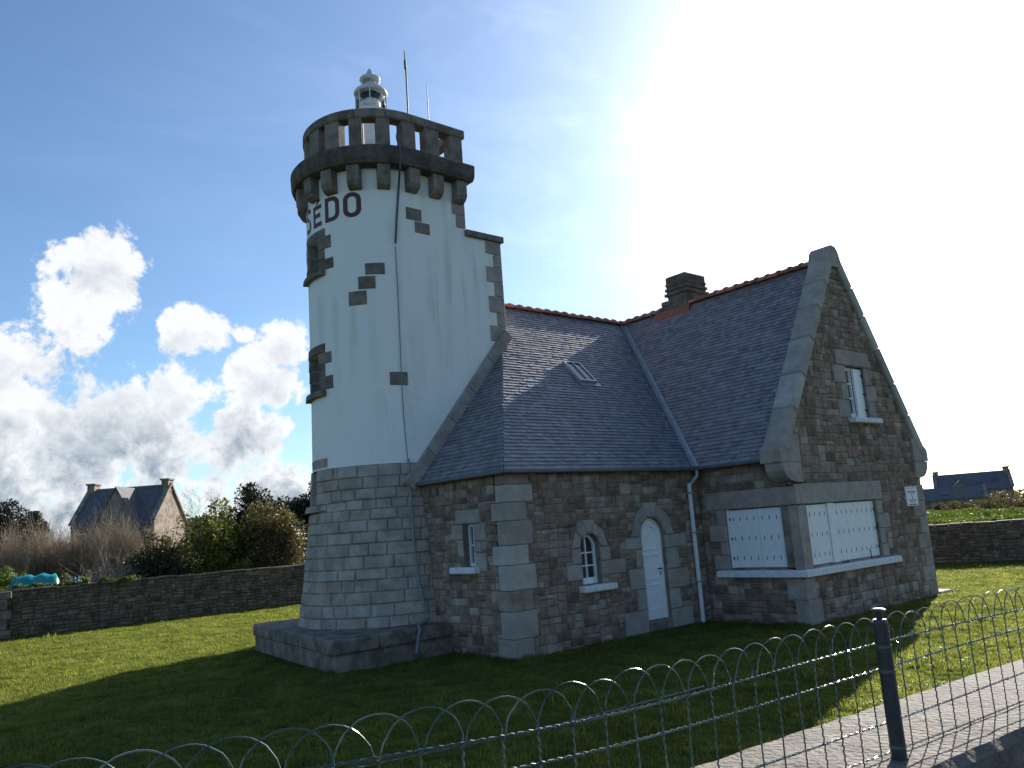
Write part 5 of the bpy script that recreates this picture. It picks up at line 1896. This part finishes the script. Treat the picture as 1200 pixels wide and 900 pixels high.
p = at(152, 640, 82)
far_house('stone_house', 'stone house with slate roof and two chimneys beyond the shrubs at left', p[:2], -42, 7.4, 6.0, 5.2, 8.35, wing=(.6, .6, 4.0, 4.6, 8.2), windows=((-2.8, 3.2, .8, 1.2), (2.9, 3.2, .8, 1.2)))
p = at(-8, 640, 80)
far_house('stone_cottage', 'low slate-roofed cottage with one chimney at the left frame edge', p[:2], -20, 6.5, 5, 3.2, 5.9)
p = at(1142, 585, 128)
far_house('stone_house', 'long slate-roofed stone house with two chimneys beyond the right wall', p[:2], -66, 9.0, 6.0, 3.2, 5.35, windows=((-2, 1.4, .9, 1.2), (3, 1.4, .9, 1.2)), wing=(-1.6, 1.5, 3.6, 2.8, 4.4), skylights=((2.6, .5), (.8, .3)))
p = at(1118, 585, 117)
far_house('stone_outbuilding', 'low slate-roofed outbuilding in front of the far right house', p[:2], -66, 7.0, 4.5, 2.2, 3.5, chimneys=False, skylights=((-1.0, .5),))
p = at(222, 640, 92)
far_house('stone_cottage', 'dark low roof between the far house and the bare tree', p[:2], -40, 7, 5, 3.6, 5.6, chimneys=False)

# ================================================================== LAWN GRASS (instanced tufts on one object)
gcol = bpy.data.collections.new('grass_tufts')
gr = np.random.default_rng(5)
for v in range(6):
    Vt, At = [], []
    nb_ = 26
    for k in range(nb_):
        a = gr.uniform(0, 2*math.pi); r = .085*math.sqrt(gr.random())
        x, y = r*math.cos(a), r*math.sin(a)
        h = gr.uniform(.022, .055)*(1.25 if v == 5 else 1); w = gr.uniform(.0022, .0045)
        b = gr.uniform(0, 2*math.pi); ln = gr.uniform(.1, .9)*h
        dx_, dy_ = math.cos(b)*ln, math.sin(b)*ln
        px, py = -math.sin(b)*w, math.cos(b)*w
        m_ = (x+dx_*.4, y+dy_*.4, h*.65); e_ = (x+dx_, y+dy_, h*(1 if ln < h*.6 else .8))
        Vt += [(x-px, y-py, -.01), (x+px, y+py, -.01), (m_[0]+px*.8, m_[1]+py*.8, m_[2]), (m_[0]-px*.8, m_[1]-py*.8, m_[2])]
        Vt += [(m_[0]-px*.8, m_[1]-py*.8, m_[2]), (m_[0]+px*.8, m_[1]+py*.8, m_[2]), (e_[0]+px*.15, e_[1]+py*.15, e_[2]), (e_[0]-px*.15, e_[1]-py*.15, e_[2])]
        tn = gr.random()*.7+.05*v; At += [tn, tn]
    Vt = np.array(Vt)
    me = mesh_from('tuft', Vt, [[4*i, 4*i+1, 4*i+2, 4*i+3] for i in range(len(Vt)//4)], 'grass_blade', np.array(At))
    o = bpy.data.objects.new('tuft', me)
    gcol.objects.link(o)

NP = 160000
X = gr.uniform(-4, 42, NP); Y = gr.uniform(2.0, 31.7, NP)
dist = np.hypot(X, Y)
keep = gr.random(NP) < np.clip(1.25-dist/52, .45, 1)
# inside the garden, outside building, inside view cone
ang = np.degrees(np.arctan2(Y, X))
keep &= (ang > 49.99-37) & (ang < 49.99+36) & (dist > 4)
keep &= ~((X > MU+.02) & (X < ME) & (Y > GV) & (Y < 22)) & ~((X > EU) & (X < MU+.1) & (Y > DV) & (Y < 22)) & ~((X > 7.15) & (X < 9.9) & (Y > 14.04) & (Y < 19.4))
keep &= (X-28.3)*23.5+(Y-21.6)*10.3 < -3
fy = np.interp(X, fcurve[:, 0], fcurve[:, 1])
keep &= Y > fy+.56
X, Y = X[keep], Y[keep]
nz = np.zeros_like(X)
for k in range(14):
    a_ = gr.uniform(0, 6.28); fq = gr.uniform(1.2, 7)
    nz += np.sin((X*math.cos(a_)+Y*math.sin(a_))*fq+gr.uniform(0, 6.28)+1.5*np.sin(X*.9*math.sin(a_)+Y*1.1))/14**.5
SCL = np.clip(.95+.32*nz, .5, 1.9)*gr.uniform(.75, 1.25, len(X))
SCL = np.where(gr.random(len(X)) < .015, SCL*1.7, SCL)
me = bpy.data.meshes.new('lawn_grass')
me.vertices.add(len(X)); me.vertices.foreach_set('co', np.stack([X, Y, np.zeros_like(X)], 1).astype(np.float32).ravel())
me.attributes.new('sc', 'FLOAT', 'POINT').data.foreach_set('value', SCL.astype(np.float32))
lawn = link('lawn_grass', me)
tag(lawn, 'short green lawn grass round the lighthouse', 'grass', kind='stuff')
ng = bpy.data.node_groups.new('grass', 'GeometryNodeTree')
ng.interface.new_socket('Geometry', in_out='INPUT', socket_type='NodeSocketGeometry')
ng.interface.new_socket('Geometry', in_out='OUTPUT', socket_type='NodeSocketGeometry')
gi = ng.nodes.new('NodeGroupInput'); gout = ng.nodes.new('NodeGroupOutput')
ci = ng.nodes.new('GeometryNodeCollectionInfo'); ci.inputs[0].default_value = gcol; ci.inputs['Separate Children'].default_value = True
ci.inputs['Reset Children'].default_value = True
ip = ng.nodes.new('GeometryNodeInstanceOnPoints'); ip.inputs['Pick Instance'].default_value = True
rv_ = ng.nodes.new('FunctionNodeRandomValue'); rv_.data_type = 'FLOAT_VECTOR'; rv_.inputs[0].default_value = (-.12, -.12, 0); rv_.inputs[1].default_value = (.12, .12, 6.28)
rs_ = ng.nodes.new('GeometryNodeInputNamedAttribute'); rs_.data_type = 'FLOAT'; rs_.inputs[0].default_value = 'sc'
ng.links.new(gi.outputs[0], ip.inputs['Points']); ng.links.new(ci.outputs[0], ip.inputs['Instance'])
ng.links.new(rv_.outputs[0], ip.inputs['Rotation']); ng.links.new(rs_.outputs[0], ip.inputs['Scale'])
ng.links.new(ip.outputs[0], gout.inputs[0])
md = lawn.modifiers.new('grass', 'NODES'); md.node_group = ng
